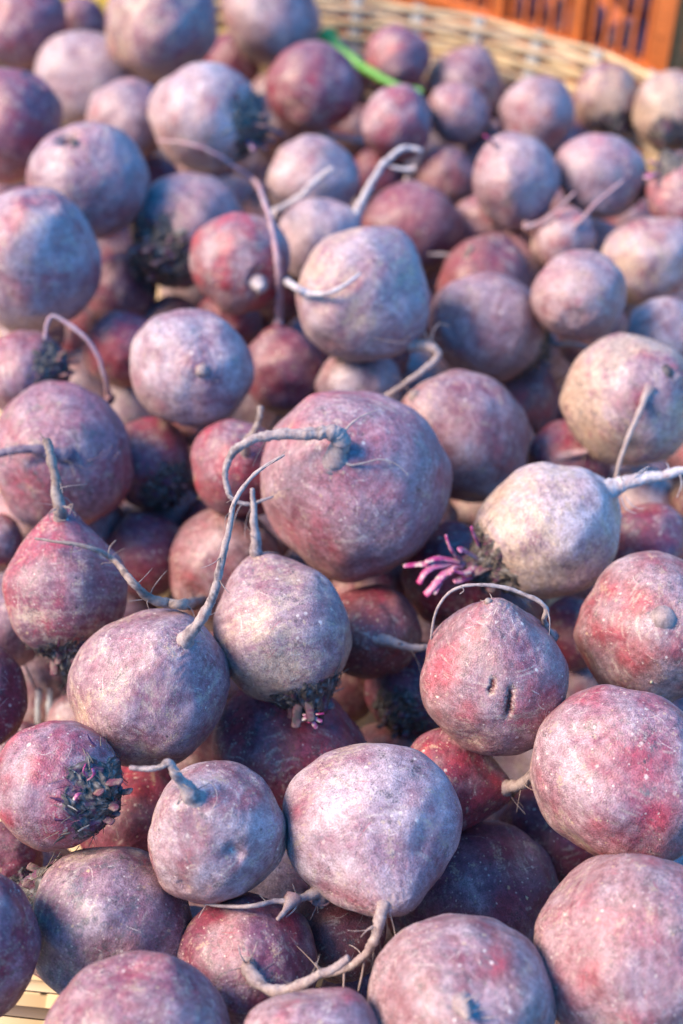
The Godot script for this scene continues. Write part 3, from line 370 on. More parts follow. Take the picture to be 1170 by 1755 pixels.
# x y z radius (mm) of the beetroots that show only in the gaps
const GAPS := [
	[207.54, 109.58, -524.85, 33.18],
	[254.12, 105.61, -1070.53, 28.99],
	[-226.11, 80.5, -935.18, 27.64],
	[64.7, 94.59, -1166.43, 36.27],
	[-39.03, 106.91, -397.22, 33.61],
	[197.16, 136.34, -866.34, 28.84],
	[19.33, 96.82, -1232.1, 29.07],
	[-71.25, 76.21, -849.43, 36.21],
	[188.25, 122.08, -1064.25, 31.51],
	[-21.73, 123.79, -861.17, 27.64],
	[-97.09, 96.76, -1092.1, 34.64],
	[187.12, 121.46, -413.22, 29.48],
	[-230.5, 76.32, -715.76, 35.16],
	[212.09, 81.4, -758.66, 34.03],
	[-211.31, 154.59, -558.74, 28.13],
	[-208.88, 70.38, -567.24, 30.38],
	[59.63, 94.18, -848.36, 32.55],
	[-130.92, 84.52, -711.24, 33.2],
	[-14, 90.4, -659.42, 28.01],
	[114.12, 91.57, -632.88, 26.79],
	[-211.59, 84.75, -861.96, 35.36],
	[-97.58, 87.6, -505.68, 32.22],
	[107.9, 76.16, -730.01, 29.76],
	[-54.39, 125.03, -1050.33, 30.94],
	[51.98, 124.77, -909.21, 27.66],
	[-165.27, 89.1, -1199.01, 35.02],
	[-123.77, 80.16, -993.78, 35.13],
	[-155.94, 101.75, -825.87, 28.61],
	[167.82, 75.96, -906.72, 33.29],
	[77.21, 85.64, -1018.88, 33.49],
	[-192.5, 105.87, -1023.87, 33.77],
	[-244.08, 135.69, -882.29, 27.5],
	[121.06, 73.92, -518.89, 33.31],
	[16.16, 86.5, -344.92, 28.97],
	[54.08, 74.84, -620.49, 34.84],
	[-178.02, 137.22, -1272.57, 28.73],
	[-316.43, 88.16, -1145.22, 30.67],
	[275.94, 75.93, -792.93, 29.02],
	[208.92, 106.92, -1187.77, 33.21],
	[-79.93, 75.43, -1195.9, 26.46],
	[129.82, 115.94, -1168.45, 31.76],
	[211.78, 111.69, -1006.3, 34.43],
	[209.63, 124.91, -690.77, 28.2],
	[-203.3, 97.65, -492.83, 28.26],
	[273.38, 90.39, -1122.9, 30.88],
	[2.95, 139.87, -1260.64, 26],
	[168.95, 110.07, -653.32, 29.86],
	[-65.76, 70.6, -946.42, 28.24],
	[-181.87, 72.11, -420.98, 32.11],
	[-126.06, 114.03, -1148.33, 28.4],
	[-1.06, 82.04, -570.49, 28.06],
	[58.42, 109.88, -1284.94, 26.96],
	[-301.16, 131.74, -1275.92, 26.95],
	[111.01, 90.52, -332.9, 32.26],
	[11.82, 75.14, -1135.5, 26.75],
	[267.98, 76.26, -982.46, 33.65],
	[20.03, 124.15, -628.26, 27.04],
	[-224.9, 109.5, -649.95, 29.98],
	[29.44, 73.05, -408.1, 27.11],
	[-52.94, 81.37, -708.98, 28.1],
	[-66.12, 114.95, -1264.84, 27.91],
	[-96.71, 70.35, -642.15, 26.8],
	[-80.43, 103.79, -559.89, 26.91],
	[-103.91, 105.02, -758.1, 27.1],
	[154.65, 75.54, -1108.21, 35.54],
	[57.49, 104.32, -692.79, 27.33],
	[89.52, 83.85, -914.94, 27.06],
	[-158, 68.64, -635.56, 28.64],
	[25.15, 145.6, -840.04, 27.95],
	[74.72, 82.28, -466.01, 28.37],
	[-160.44, 88.84, -527.82, 27.76],
	[155.69, 69.63, -572.43, 29.63],
	[-80.97, 116.87, -358.46, 26.11],
	[27.1, 66.65, -512.88, 26.65],
	[-179.66, 75.96, -751.23, 27],
	[98.77, 75.28, -1256.51, 27.67],
	[-88.91, 72.98, -411.11, 30.83],
	[-138.94, 104.79, -915.64, 26.04],
	[-181.05, 114.85, -683.91, 28.06],
	[-17.81, 68.63, -1277.04, 28.2],
	[198.04, 76.18, -842.14, 34.12],
	[152.86, 85.05, -998.89, 31.07],
	[172.76, 97.54, -1236.11, 27.66],
	[306.07, 139.07, -1080.82, 27],
	[112.39, 125.43, -753.9, 27.08],
	[99.36, 103.97, -1113.32, 26.11],
	[-149.92, 113.41, -373.3, 27.2],
	[-13.94, 131.87, -1313.55, 26.58],
]
const STALK := [[-12.97, 172.57, -1276.65], [0, 172, -1254.58], [14.89, 171.6, -1232.69], [30, 172.13, -1211.76], [44.75, 173.58, -1191.77], [58.86, 174.87, -1178.77], [72.73, 177.7, -1167.35]]


func _ready() -> void:
	var cam := Camera3D.new()
	cam.name = "camera"
	cam.position = Vector3(0.0, 0.827, 0.0)
	cam.rotation_degrees = Vector3(-45.7, 0.0, 0.0)
	cam.near = 0.02
	cam.far = 60.0
	var lens := CameraAttributesPhysical.new()
	lens.frustum_focal_length = 50.0
	lens.frustum_focus_distance = 0.715
	lens.frustum_near = 0.02
	lens.frustum_far = 60.0
	lens.exposure_aperture = 4.4
	cam.attributes = lens
	add_child(cam)
	cam.fov = 40.0
	cam.current = true

	var sky_look := ProceduralSkyMaterial.new()
	sky_look.sky_top_color = Color(0.09, 0.50, 0.82)
	sky_look.sky_horizon_color = Color(0.34, 0.68, 0.88)
	sky_look.sky_curve = 0.12
	sky_look.ground_bottom_color = Color(0.30, 0.25, 0.20)
	sky_look.ground_horizon_color = Color(0.45, 0.40, 0.34)
	var sky := Sky.new()
	sky.sky_material = sky_look
	var env := Environment.new()
	env.background_mode = Environment.BG_SKY
	env.sky = sky
	env.background_energy_multiplier = 1.5
	env.tonemap_mode = Environment.TONE_MAPPER_LINEAR
	env.tonemap_exposure = 2.25
	env.sdfgi_enabled = true
	env.ssao_enabled = true
	env.ssil_enabled = true
	var world := WorldEnvironment.new()
	world.name = "world_environment"
	world.environment = env
	add_child(world)

	var sun := DirectionalLight3D.new()
	sun.name = "sun"
	sun.light_color = Color(1.0, 0.925, 0.85)
	sun.light_energy = 1.2
	sun.light_angular_distance = 26.0
	sun.shadow_enabled = true
	sun.look_at_from_position(Vector3(-0.70, 0.70, 0.04), Vector3.ZERO)
	add_child(sun)

	setup_noise()
	setup_materials()
	build_ground()
	build_basket()
	build_crate("plastic_crate", "orange slotted plastic crate standing behind the woven basket", Vector3(0.313, 0.0, -1.284), Vector3(0.804, 0.0, 0.596), Color(0.52, 0.135, 0.03))
	build_crate("plastic_crate", "yellow slotted plastic crate standing behind the brown dusted beetroot", Vector3(-0.06, 0.0, -1.60), Vector3(0.995, 0.0, 0.10), Color(0.80, 0.52, 0.05))
	for i in BEETS.size():
		build_beet(i)
	for i in GAPS.size():
		build_gap_beet(i)
	build_crate_beets()
	build_stalk()


func setup_noise() -> void:
	n_low.seed = 11
	n_low.noise_type = FastNoiseLite.TYPE_SIMPLEX_SMOOTH
	n_low.frequency = 1.0
	n_low.fractal_type = FastNoiseLite.FRACTAL_FBM
	n_low.fractal_octaves = 2
	n_mid.seed = 23
	n_mid.noise_type = FastNoiseLite.TYPE_SIMPLEX_SMOOTH
	n_mid.frequency = 1.0
	n_mid.fractal_type = FastNoiseLite.FRACTAL_FBM
	n_mid.fractal_octaves = 3
	n_mid.fractal_gain = 0.52
	n_fine.seed = 37
	n_fine.noise_type = FastNoiseLite.TYPE_SIMPLEX_SMOOTH
	n_fine.frequency = 1.0
	n_fine.fractal_type = FastNoiseLite.FRACTAL_FBM
	n_fine.fractal_octaves = 2
	n_ridge.seed = 41
	n_ridge.noise_type = FastNoiseLite.TYPE_SIMPLEX_SMOOTH
	n_ridge.frequency = 1.0
	n_ridge.fractal_type = FastNoiseLite.FRACTAL_RIDGED
	n_ridge.fractal_octaves = 3


# ---- textures: grain, specks and scratches of the skin -------------------------------------------------

func grain_bytes(size: int, sd: int, f: float, octaves: int) -> PackedByteArray:
	var n := FastNoiseLite.new()
	n.seed = sd
	n.noise_type = FastNoiseLite.TYPE_SIMPLEX_SMOOTH
	n.frequency = f
	n.fractal_type = FastNoiseLite.FRACTAL_FBM
	n.fractal_octaves = octaves
	n.fractal_gain = 0.62
	var im := n.get_seamless_image(size, size)
	im.convert(Image.FORMAT_L8)
	return im.get_data()


func skin_textures(size: int, sd: int) -> Array:
	var a := grain_bytes(size, sd, 0.035, 4)
	var b := grain_bytes(size, sd + 1, 0.17, 2)
	var mul := PackedByteArray()
	mul.resize(size * size * 3)
	var hgt := PackedByteArray()
	hgt.resize(size * size)
	var r := RandomNumberGenerator.new()
	r.seed = sd * 7 + 1
	for i in size * size:
		var v := (a[i] / 255.0 - 0.5) * 0.55 + (b[i] / 255.0 - 0.5) * 0.75
		var g := clampf(0.82 + v * 0.62 + r.randf_range(-0.06, 0.06), 0.35, 1.0)
		mul[i * 3] = int(g * 255.0)
		mul[i * 3 + 1] = int(clampf(g + v * 0.05, 0.0, 1.0) * 255.0)
		mul[i * 3 + 2] = int(clampf(g + v * 0.06, 0.0, 1.0) * 255.0)
		hgt[i] = int(clampf(0.5 + v * 0.9, 0.0, 1.0) * 255.0)
	# specks, crumbs, pits and scratches on a clear sheet
	var over := Image.create_empty(size, size, false, Image.FORMAT_RGBA8)
	over.fill(Color(0.62, 0.53, 0.46, 0.0))
	for k in 1500:
		var c := Color(0.80, 0.72, 0.66) if r.randf() < 0.6 else Color(0.70, 0.58, 0.44)
		if r.randf() < 0.22:
			c = Color(0.20, 0.15, 0.16)
		c.a = r.randf_range(0.35, 0.9)
		var s := 1 if r.randf() < 0.5 else (2 if r.randf() < 0.8 else r.randi_range(3, 5))
		blot(over, r.randi_range(0, size - 1), r.randi_range(0, size - 1), s, c, r)
	# scabs: crowded crumbs, dark and tan, with torn outlines
	for k in 48:
		var bx := r.randi_range(0, size - 1)
		var by := r.randi_range(0, size - 1)
		var far := r.randf_range(8.0, 34.0)
		var lean := r.randf() * TAU
		var dark := r.randf() < 0.6
		for q in int(far * 5.0):
			var u := r.randfn(0.0, far * 0.55)
			var w := r.randfn(0.0, far * 0.22)
			var c := Color(0.19, 0.16, 0.16) if dark else Color(0.66, 0.55, 0.43)
			if r.randf() < 0.25:
				c = Color(0.62, 0.55, 0.50)
			c.a = r.randf_range(0.3, 0.85)
			blot(over, posmod(bx + int(cos(lean) * u - sin(lean) * w), size), posmod(by + int(sin(lean) * u + cos(lean) * w), size), r.randi_range(0, 2), c, r)
	for k in 120:
		var c := Color(0.80, 0.72, 0.66) if r.randf() < 0.62 else (Color(0.22, 0.15, 0.18) if r.randf() < 0.6 else Color(0.62, 0.14, 0.24))
		var x := r.randf() * size
		var y := r.randf() * size
		var t := r.randf() * TAU
		var bend := r.randf_range(-0.06, 0.06)
		var lng := r.randi_range(12, 70)
		var al := r.randf_range(0.35, 0.85)
		for q in lng:
			x += cos(t)
			y += sin(t)
			t += bend * 0.6 + r.randf_range(-0.09, 0.09)
			if r.randf() < 0.15:
				continue
			c.a = al * sin(PI * (q + 0.5) / lng)
			over.set_pixel(posmod(int(x), size), posmod(int(y), size), c)
			if r.randf() < 0.8:
				over.set_pixel(posmod(int(x) + 1, size), posmod(int(y), size), c)
				over.set_pixel(posmod(int(x), size), posmod(int(y) + 1, size), c)
	var mi := Image.create_from_data(size, size, false, Image.FORMAT_RGB8, mul)
	var hi := Image.create_from_data(size, size, false, Image.FORMAT_L8, hgt)
	return [ImageTexture.create_from_image(mi), ImageTexture.create_from_image(hi), ImageTexture.create_from_image(over)]


func blot(im: Image, cx: int, cy: int, s: int, c: Color, r: RandomNumberGenerator) -> void:
	var size := im.get_width()
	for y in range(-s, s + 1):
		for x in range(-s, s + 1):
			var d := sqrt(float(x * x + y * y)) / (s + 0.3)
			if d > r.randf_range(0.55, 1.1):
				continue
			im.set_pixel(posmod(cx + x, size), posmod(cy + y, size), c)


func setup_materials() -> void:
	for v in 3:
		var t := skin_textures(768, 100 + v * 31)
		for k in 4:
			var m := StandardMaterial3D.new()
			m.vertex_color_use_as_albedo = true
			m.albedo_texture = t[0]
			m.uv1_triplanar = true
			m.uv1_triplanar_sharpness = 7.0
			m.uv2_triplanar_sharpness = 7.0
			m.uv1_scale = Vector3.ONE * (7.0 + k * 0.6)
			m.uv1_offset = Vector3(0.31 * k, 0.17 * k + 0.1 * v, 0.43 * k)
			m.uv2_triplanar = true
			m.uv2_scale = Vector3.ONE * (5.4 + k * 0.5)
			m.uv2_offset = Vector3(0.21 * k + 0.5, 0.37 * k, 0.13 * k + 0.2 * v)
			m.detail_enabled = true
			m.detail_albedo = t[2]
			m.detail_uv_layer = BaseMaterial3D.DETAIL_UV_2
			m.detail_blend_mode = BaseMaterial3D.BLEND_MODE_MIX
			m.heightmap_enabled = true
			m.heightmap_texture = t[1]
			m.heightmap_scale = 0.03
			m.roughness = 0.50
			m.metallic_specular = 0.5
			skins.append(m)
		if v == 0:
			root_skin = StandardMaterial3D.new()
			root_skin.vertex_color_use_as_albedo = true
			root_skin.albedo_texture = t[0]
			root_skin.uv1_triplanar = true
			root_skin.uv1_scale = Vector3.ONE * 30.0
			root_skin.heightmap_enabled = true
			root_skin.heightmap_texture = t[1]
			root_skin.heightmap_scale = 0.03
			root_skin.roughness = 0.75
			crown_skin = root_skin.duplicate()
			crown_skin.roughness = 0.62
			stub_skin = root_skin.duplicate()
			stub_skin.roughness = 0.4
			stub_skin.heightmap_scale = 0.01
			cane_skin = StandardMaterial3D.new()
			cane_skin.vertex_color_use_as_albedo = true
			cane_skin.roughness = 0.6


# ---- helpers -----------------------------------------------------------------------------------------

func numbered(called: String) -> String:
	var k: int = used_names.get(called, 0)
	used_names[called] = k + 1
	return called if k == 0 else "%s_%03d" % [called, k]


func thing(called: String, label: String, category: String, at: Vector3, group := "") -> Node3D:
	var o := Node3D.new()
	o.name = numbered(called)
	o.position = at
	o.set_meta("label", label)
	o.set_meta("category", category)
	if group:
		o.set_meta("group", group)
	add_child(o)
	return o


func part(called: String, mesh: Mesh, m: Material, parent: Node) -> MeshInstance3D:
	var o := MeshInstance3D.new()
	o.name = called
	o.mesh = mesh
	o.material_override = m
	parent.add_child(o, true)
	return o


func mesh_of(v: PackedVector3Array, n: PackedVector3Array, c: PackedColorArray, ix: PackedInt32Array) -> ArrayMesh:
	var arr := []
	arr.resize(Mesh.ARRAY_MAX)
	arr[Mesh.ARRAY_VERTEX] = v
	arr[Mesh.ARRAY_NORMAL] = n
	arr[Mesh.ARRAY_COLOR] = c
	arr[Mesh.ARRAY_INDEX] = ix
	var m := ArrayMesh.new()
	m.add_surface_from_arrays(Mesh.PRIMITIVE_TRIANGLES, arr)
	return m


func mixc(a: Color, b: Color, t: float) -> Color:
	return a.lerp(b, clampf(t, 0.0, 1.0))


func axes_for(axis: Vector3, twist: float) -> Basis:
	var s := Vector3.UP if absf(axis.y) < 0.9 else Vector3.RIGHT
	var x := s.cross(axis).normalized()
	var z := x.cross(axis).normalized()
	return Basis(x.rotated(axis, twist), axis, z.rotated(axis, twist))


# ---- one beetroot ------------------------------------------------------------------------------------

# A point of the bulb for the unit direction d (y towards the root), shares of the radius.
func bulb_point(d: Vector3, o: Vector3, stretch: float, pear: float) -> Vector3:
	var y := d.y
	var up := maxf(y, 0.0)
	var low := maxf(-y, 0.0)
	var lump := 1.0 + n_low.get_noise_3dv(d * 0.85 + o) * 0.085 + n_low.get_noise_3dv(d * 2.2 - o) * 0.014 + n_fine.get_noise_3dv(d * 7.0 + o) * 0.0028
	var rho := (1.0 - pear * 0.34 * up * up) * lump
	var az := atan2(d.z, d.x)
	lump += sqrt(maxf(1.0 - y * y, 0.0)) * (0.016 * cos(2.0 * az + o.z) + 0.012 * cos(3.0 * az + o.x) + 0.007 * cos(5.0 * az + o.y)) * (1.0 - 0.5 * y)
	rho = (1.0 - pear * 0.34 * up * up) * lump
	var wide := 0.04 * sin(o.x)
	var p := Vector3(d.x * rho * (1.0 + wide), y * stretch * lump, d.z * rho * (1.0 - wide))
	p.y += pear * 0.75 * pow(up, 7.0)
	if pear < 0.04:
		p.y -= 0.06 * smoothstep(0.955, 1.0, y)
	p.y += 0.10 * smoothstep(0.72, 1.0, low) * (1.0 - low * 0.5)
	# growth rings and faint ribs towards the root
	var th := acos(clampf(y, -1.0, 1.0))
	var near := exp(-th * th * 3.2)
	var ring := sin(th * 46.0 + n_low.get_noise_3dv(d * 3.0 + o) * 7.0) * 0.0042 * near
	return p * (1.0 + ring)


func bulb_color(d: Vector3, o: Vector3, q: Array) -> Color:
	var dust: float = q[9]
	var soil: float = q[10]
	var grime: float = q[11]
	var red: float = q[12]
	var a := n_low.get_noise_3dv(d * 0.9 + o)
	var b := n_mid.get_noise_3dv(d * 1.25 - o)
	var c := n_mid.get_noise_3dv(d * 3.6 + o * 1.7)
	var e := n_fine.get_noise_3dv(d * 13.0 + o)
	var f := n_fine.get_noise_3dv(d * 36.0 - o)
	var th := acos(clampf(d.y, -1.0, 1.0))
	# bands that run round the root, and ribs that run along it
	var az := atan2(d.z, d.x)
	var band := n_mid.get_noise_3dv(Vector3(cos(az) * 0.8, th * 7.0, sin(az) * 0.8) + o)
	var rib := n_mid.get_noise_3dv(Vector3(cos(az) * 4.5, th * 1.1, sin(az) * 4.5) - o)
	var col := mixc(WINE, PLUM, 0.45 + a * 1.2 - red * 0.6)
	col = mixc(col, RUST, 0.2 + 0.35 * sin(o.z) + a * 0.5)
	col = mixc(col, RED, smoothstep(-0.15, 0.6, b * 0.8 + (red - 0.5) * 0.95 + c * 0.15 + e * 0.06) * 0.85)
	var wild := 0.75 + 0.45 * sin(o.y)
	var cover := dust * 1.1 - 0.2 + b * -0.40 * wild + c * 0.12 + band * 0.16 + rib * 0.12 + e * 0.07 + f * 0.12
	col = mixc(col, DUST, smoothstep(0.0, 1.25, cover))
	var s := (soil - 0.46) * 1.5 - d.y * 0.30 + a * -0.5 + c * 0.3 + band * 0.35 + e * 0.18 + f * 0.4
	col = mixc(col, SOIL, smoothstep(0.0, 0.6, s) * 0.75)
	# corky lines: pale wormy threads in patches, and fine rings towards both ends
	var patch := smoothstep(0.08, 0.4, n_low.get_noise_3dv(d * 1.8 + o * 3.1) + (soil + grime - 0.7) * 0.2 + absf(d.y) * absf(d.y) * 0.32)
	var thread := smoothstep(0.72, 0.92, n_ridge.get_noise_3dv(d * 5.5 - o))
	var ringed := smoothstep(0.28, 0.55, n_fine.get_noise_3dv(Vector3(cos(az) * 1.4, th * 26.0, sin(az) * 1.4) + o))
	col = mixc(col, Color(0.42, 0.33, 0.25), maxf(thread * patch, ringed * patch * 0.8) * 0.6)
	# small clusters of dark stain, broken by the grain
	var g := (grime - 0.92) * 0.8 + n_mid.get_noise_3dv(d * 2.6 + o * 2.3) * 0.9 + e * 0.36 + f * 0.42
	col = mixc(col, GRIME, smoothstep(0.05, 0.35, g) * 0.7)
	return Color(col.r / 0.64, col.g / 0.64, col.b / 0.64)


func bulb_mesh(i: int, q: Array, frame: Basis, mid: Vector3, o: Vector3) -> ArrayMesh:
	var r: float = q[3] * 0.001
	var nl: int = q[14]
	var na := int(nl * 0.64)
	var v := PackedVector3Array()
	var c := PackedColorArray()
	var n := PackedVector3Array()
	var ix := PackedInt32Array()
	var w := nl + 1
	var dents: Array = DENTS.get(i, [])
	v.resize(w * (na + 1))
	c.resize(v.size())
	n.resize(v.size())
	for j in na + 1:
		var th := PI * j / na
		var st := sin(th)
		var ct := cos(th)
		for k in w:
			var ph := TAU * (k % nl) / nl
			var d := Vector3(st * cos(ph), ct, st * sin(ph))
			var p: Vector3 = frame * bulb_point(d, o, q[4], q[8])
			var col := bulb_color(d, o, q)
			for t in dents:
				var dw: Vector3 = frame * d
				var at: Vector3 = t[0]
				if dw.dot(at) < 0.8:
					continue
				var al: Vector3 = t[1]
				var off := dw - at
				var wob := n_fine.get_noise_3dv(dw * 14.0) * 0.5 + n_fine.get_noise_3dv(dw * 33.0) * 0.35
				var u: float = off.dot(al) / t[2]
				var s: float = off.dot(at.cross(al)) / t[3] + wob * t[5]
				var m := exp(-(u * u * u * u + s * s))
				p -= dw * m * t[4]
				if t[5] > 0.0:
					col = mixc(col, Color(0.10, 0.018, 0.014), smoothstep(0.35, 0.8, m))
					col = mixc(col, Color(0.42, 0.30, 0.20), smoothstep(0.08, 0.2, m) * (1.0 - smoothstep(0.25, 0.4, m)) * 0.6)
			v[j * w + k] = mid + p * r
			c[j * w + k] = col
	for j in na + 1:
		for k in w:
			var l := v[j * w + (k - 1 if k > 0 else nl - 1)]
			var rr := v[j * w + (k + 1 if k < nl else 1)]
			var t := v[maxi(j - 1, 0) * w + k]
			var bb := v[mini(j + 1, na) * w + k]
			var nn := (rr - l).cross(bb - t)
			var outward := v[j * w + k] - mid
			if j == 0 or j == na or nn.length_squared() < 1e-16:
				nn = frame.y * (1.0 if j == 0 else -1.0)
			elif nn.dot(outward) < 0.0:
				nn = -nn
			n[j * w + k] = nn.normalized()
	for j in na:
		for k in nl:
			var a := j * w + k
			ix.append_array([a, a + w, a + 1, a + 1, a + w, a + w + 1])
	return mesh_of(v, n, c, ix)


func build_beet(i: int) -> void:
	var q: Array = BEETS[i]
	var r: float = q[3] * 0.001
	var centre := Vector3(q[0], q[1], q[2]) * 0.001
	var node := thing("beetroot", q[15], "beetroot", centre - Vector3(0, r, 0), "beetroots heaped in the woven basket")
	rng.seed = 900 + i
	var o := Vector3(rng.randf(), rng.randf(), rng.randf()) * 90.0
	var frame := axes_for(Vector3(q[5], q[6], q[7]).normalized(), rng.randf() * TAU)
	var mid := Vector3(0, r, 0)
	part("bulb", bulb_mesh(i, q, frame, mid, o), skins[(i * 5) % skins.size()], node)
	var main: MeshInstance3D = null
	for t in ROOTS.get(i, []):
		var pts := PackedVector3Array()
		for k in range(4, t.size(), 3):
			pts.append(Vector3(t[k], t[k + 1], t[k + 2]) * 0.001 - node.position)
		var fine: bool = t[0] == "rootlet"
		if t[0] == "taproot":
			pts.insert(0, pts[0] + (mid - pts[0]).normalized() * t[1] * 0.0014)
		var stub: bool = t[0] == "leaf_stub"
		var mesh := tube(pts, t[1] * 0.001, t[2] * 0.001, 7 if fine else (10 if stub else 16), t[3], o, stub, mixc(WINE, DUST, q[9] * 0.85))
		var host: Node = node
		if fine and main:
			host = main
		if fine and not (host == main):
			host = node
		var made := part(t[0], mesh, stub_skin if stub else root_skin, host)
		if t[0] == "taproot" and main == null:
			main = made
			if t[1] > 2.0 and q[14] >= 100:
				var hairs := part("root_hairs", hair_mesh(pts, t[1] * 0.001, o), root_skin, main)
				hairs.set_meta("kind", "stuff")
	if q[13] > 0:
		var soot: float = q[11]
		var cm := crown_mesh(frame, mid, r, q, o, 72 if q[14] > 120 else 40, (0.62 if q[13] == 2 else 0.76) + 0.1 * rng.randf(), soot)
		var cr := part("crown", cm, crown_skin, node)
		var soil_mix := Color(0.2, 0.05, 0.08)
		for k in (7 if q[14] > 120 else 0):
			var a := TAU * (k + rng.randf() * 0.6) / 7.0
			var d := Vector3(cos(a) * 0.26, -1.0, sin(a) * 0.26).normalized()
			if k == 0:
				d = Vector3.DOWN
			var foot := bulb_point(d, o, q[4], q[8])
			var tip := foot + (d + Vector3(rng.randf_range(-0.4, 0.4), -0.6, rng.randf_range(-0.4, 0.4))) * rng.randf_range(0.12, 0.26)
			var stalk := PackedVector3Array([mid + frame * (foot * 0.9) * r, mid + frame * foot * r, mid + frame * ((foot + tip) * 0.5) * r, mid + frame * tip * r])
			part("stalk_stub", tube(stalk, r * rng.randf_range(0.06, 0.09), r * rng.randf_range(0.05, 0.07), 10, 8, o, true, soil_mix), crown_skin, cr)
		part("dry_fibres", scales_mesh(frame, mid, r, q, o, 110 if q[14] > 120 else 40), crown_skin, cr)
	for t in FLECKS.get(i, []):
		part("chaff_fleck", fleck_mesh(mid, r, t[0], t[1] * 0.001), root_skin, node)


func build_gap_beet(i: int) -> void:
	var g: Array = GAPS[i]
	rng.seed = 5000 + i
	var q := [g[0], g[1], g[2], g[3], rng.randf_range(0.95, 1.08), rng.randf_range(-1, 1), rng.randf_range(-1, 1), rng.randf_range(-1, 1), 0.0, rng.randf_range(0.45, 0.8), rng.randf_range(0.05, 0.45), rng.randf_range(0.2, 0.5), rng.randf_range(0.1, 0.5), 0, 64]
	var r: float = q[3] * 0.001
	var node := thing("beetroot", "dim beetroot buried in the dark gaps below the upper layer", "beetroot", Vector3(q[0], q[1], q[2]) * 0.001 - Vector3(0, r, 0), "beetroots buried in the gaps of the heap")
	var o := Vector3(rng.randf(), rng.randf(), rng.randf()) * 90.0
	var frame := axes_for(Vector3(q[5], q[6], q[7]).normalized(), 0.0)
	part("bulb", bulb_mesh(-1, q, frame, Vector3(0, r, 0), o), skins[(i * 7) % skins.size()], node)


func build_crate_beets() -> void:
	var along := Vector3(-0.804, 0.0, -0.596)
	var back := Vector3(0.596, 0.0, -0.804)
	for i in 21:
		rng.seed = 7000 + i
		var r := rng.randf_range(0.031, 0.036)
		var at := Vector3(0.313, 0.0, -1.284) + along * (0.055 + 0.073 * (i % 7)) + back * (0.058 + 0.012 * rng.randf()) + Vector3(0, 0.045 + 0.07 * int(i / 7.0), 0)
		var q := [at.x * 1000.0, at.y * 1000.0, at.z * 1000.0, r * 1000.0, 1.0, rng.randf_range(-1, 1), rng.randf_range(-1, 1), rng.randf_range(-1, 1), 0.0, 0.5, 0.2, 0.3, 0.3, 0, 48]
		var node := thing("beetroot", "purple beetroot packed inside the orange crate behind its slots", "beetroot", at - Vector3(0, r, 0), "beetroots inside the orange crate")
		part("bulb", bulb_mesh(-1, q, axes_for(Vector3(q[5], q[6], q[7]).normalized(), 0.0), Vector3(0, r, 0), Vector3(i * 3.7, i * 1.3, 5.0)), skins[(i * 5) % skins.size()], node)


func tint_color(tint: int, t: float, p: Vector3, o: Vector3) -> Color:
	var a := n_mid.get_noise_3dv(p * 160.0 + o)
	var b := n_fine.get_noise_3dv(p * 420.0 - o)
	var c := n_mid.get_noise_3dv(p * 70.0 + o)
	var col: Color
	match tint:
		1:  # brown, corky
			col = mixc(Color(0.27, 0.17, 0.13), Color(0.44, 0.33, 0.27), 0.5 + a + b * 0.6)
			col = mixc(col, Color(0.10, 0.06, 0.05), smoothstep(0.1, 0.5, c + b * 0.5) * 0.8)
		2:  # whitish
			col = mixc(Color(0.66, 0.57, 0.55), Color(0.40, 0.28, 0.28), smoothstep(-0.1, 0.6, a + b * 0.5))
		3:  # pink
			col = mixc(Color(0.52, 0.25, 0.28), Color(0.50, 0.36, 0.36), 0.5 + a + b * 0.4)
		4:  # dark purple
			col = mixc(Color(0.13, 0.07, 0.11), Color(0.30, 0.22, 0.25), 0.4 + a + b * 0.6)
		5:  # hot pink leaf stub with cream edges
			col = mixc(Color(0.46, 0.03, 0.16), Color(0.66, 0.26, 0.38), 0.4 + c + a * 1.2)
			col = mixc(col, Color(0.76, 0.62, 0.46), smoothstep(0.15, 0.5, a + b * 0.4))
		6:  # pale blue-white stem
			col = mixc(Color(0.46, 0.46, 0.44), Color(0.28, 0.25, 0.27), 0.4 + a)
		8:  # cut leaf stalk, maroon with earth
			col = mixc(Color(0.16, 0.03, 0.06), Color(0.30, 0.20, 0.15), 0.4 + a * 1.2 + b)
			col = mixc(col, Color(0.06, 0.045, 0.04), smoothstep(0.1, 0.4, c + b * 0.4))
		7:  # tarry
			col = mixc(Color(0.05, 0.04, 0.035), Color(0.22, 0.18, 0.15), 0.35 + a + b)
		_:
			col = mixc(Color(0.54, 0.41, 0.35), Color(0.36, 0.24, 0.22), 0.45 + a + b * 0.5)
			col = mixc(col, Color(0.15, 0.10, 0.09), smoothstep(0.18, 0.5, c + b * 0.5) * 0.75)
	return col


func curve_points(pts: PackedVector3Array, steps: int) -> PackedVector3Array:
	var out := PackedVector3Array()
	var n := pts.size()
	for k in n - 1:
		var a := pts[maxi(k - 1, 0)]
		var d := pts[mini(k + 2, n - 1)]
		for s in steps:
			out.append(pts[k].cubic_interpolate(pts[k + 1], a, d, float(s) / steps))
	out.append(pts[n - 1])
	return out


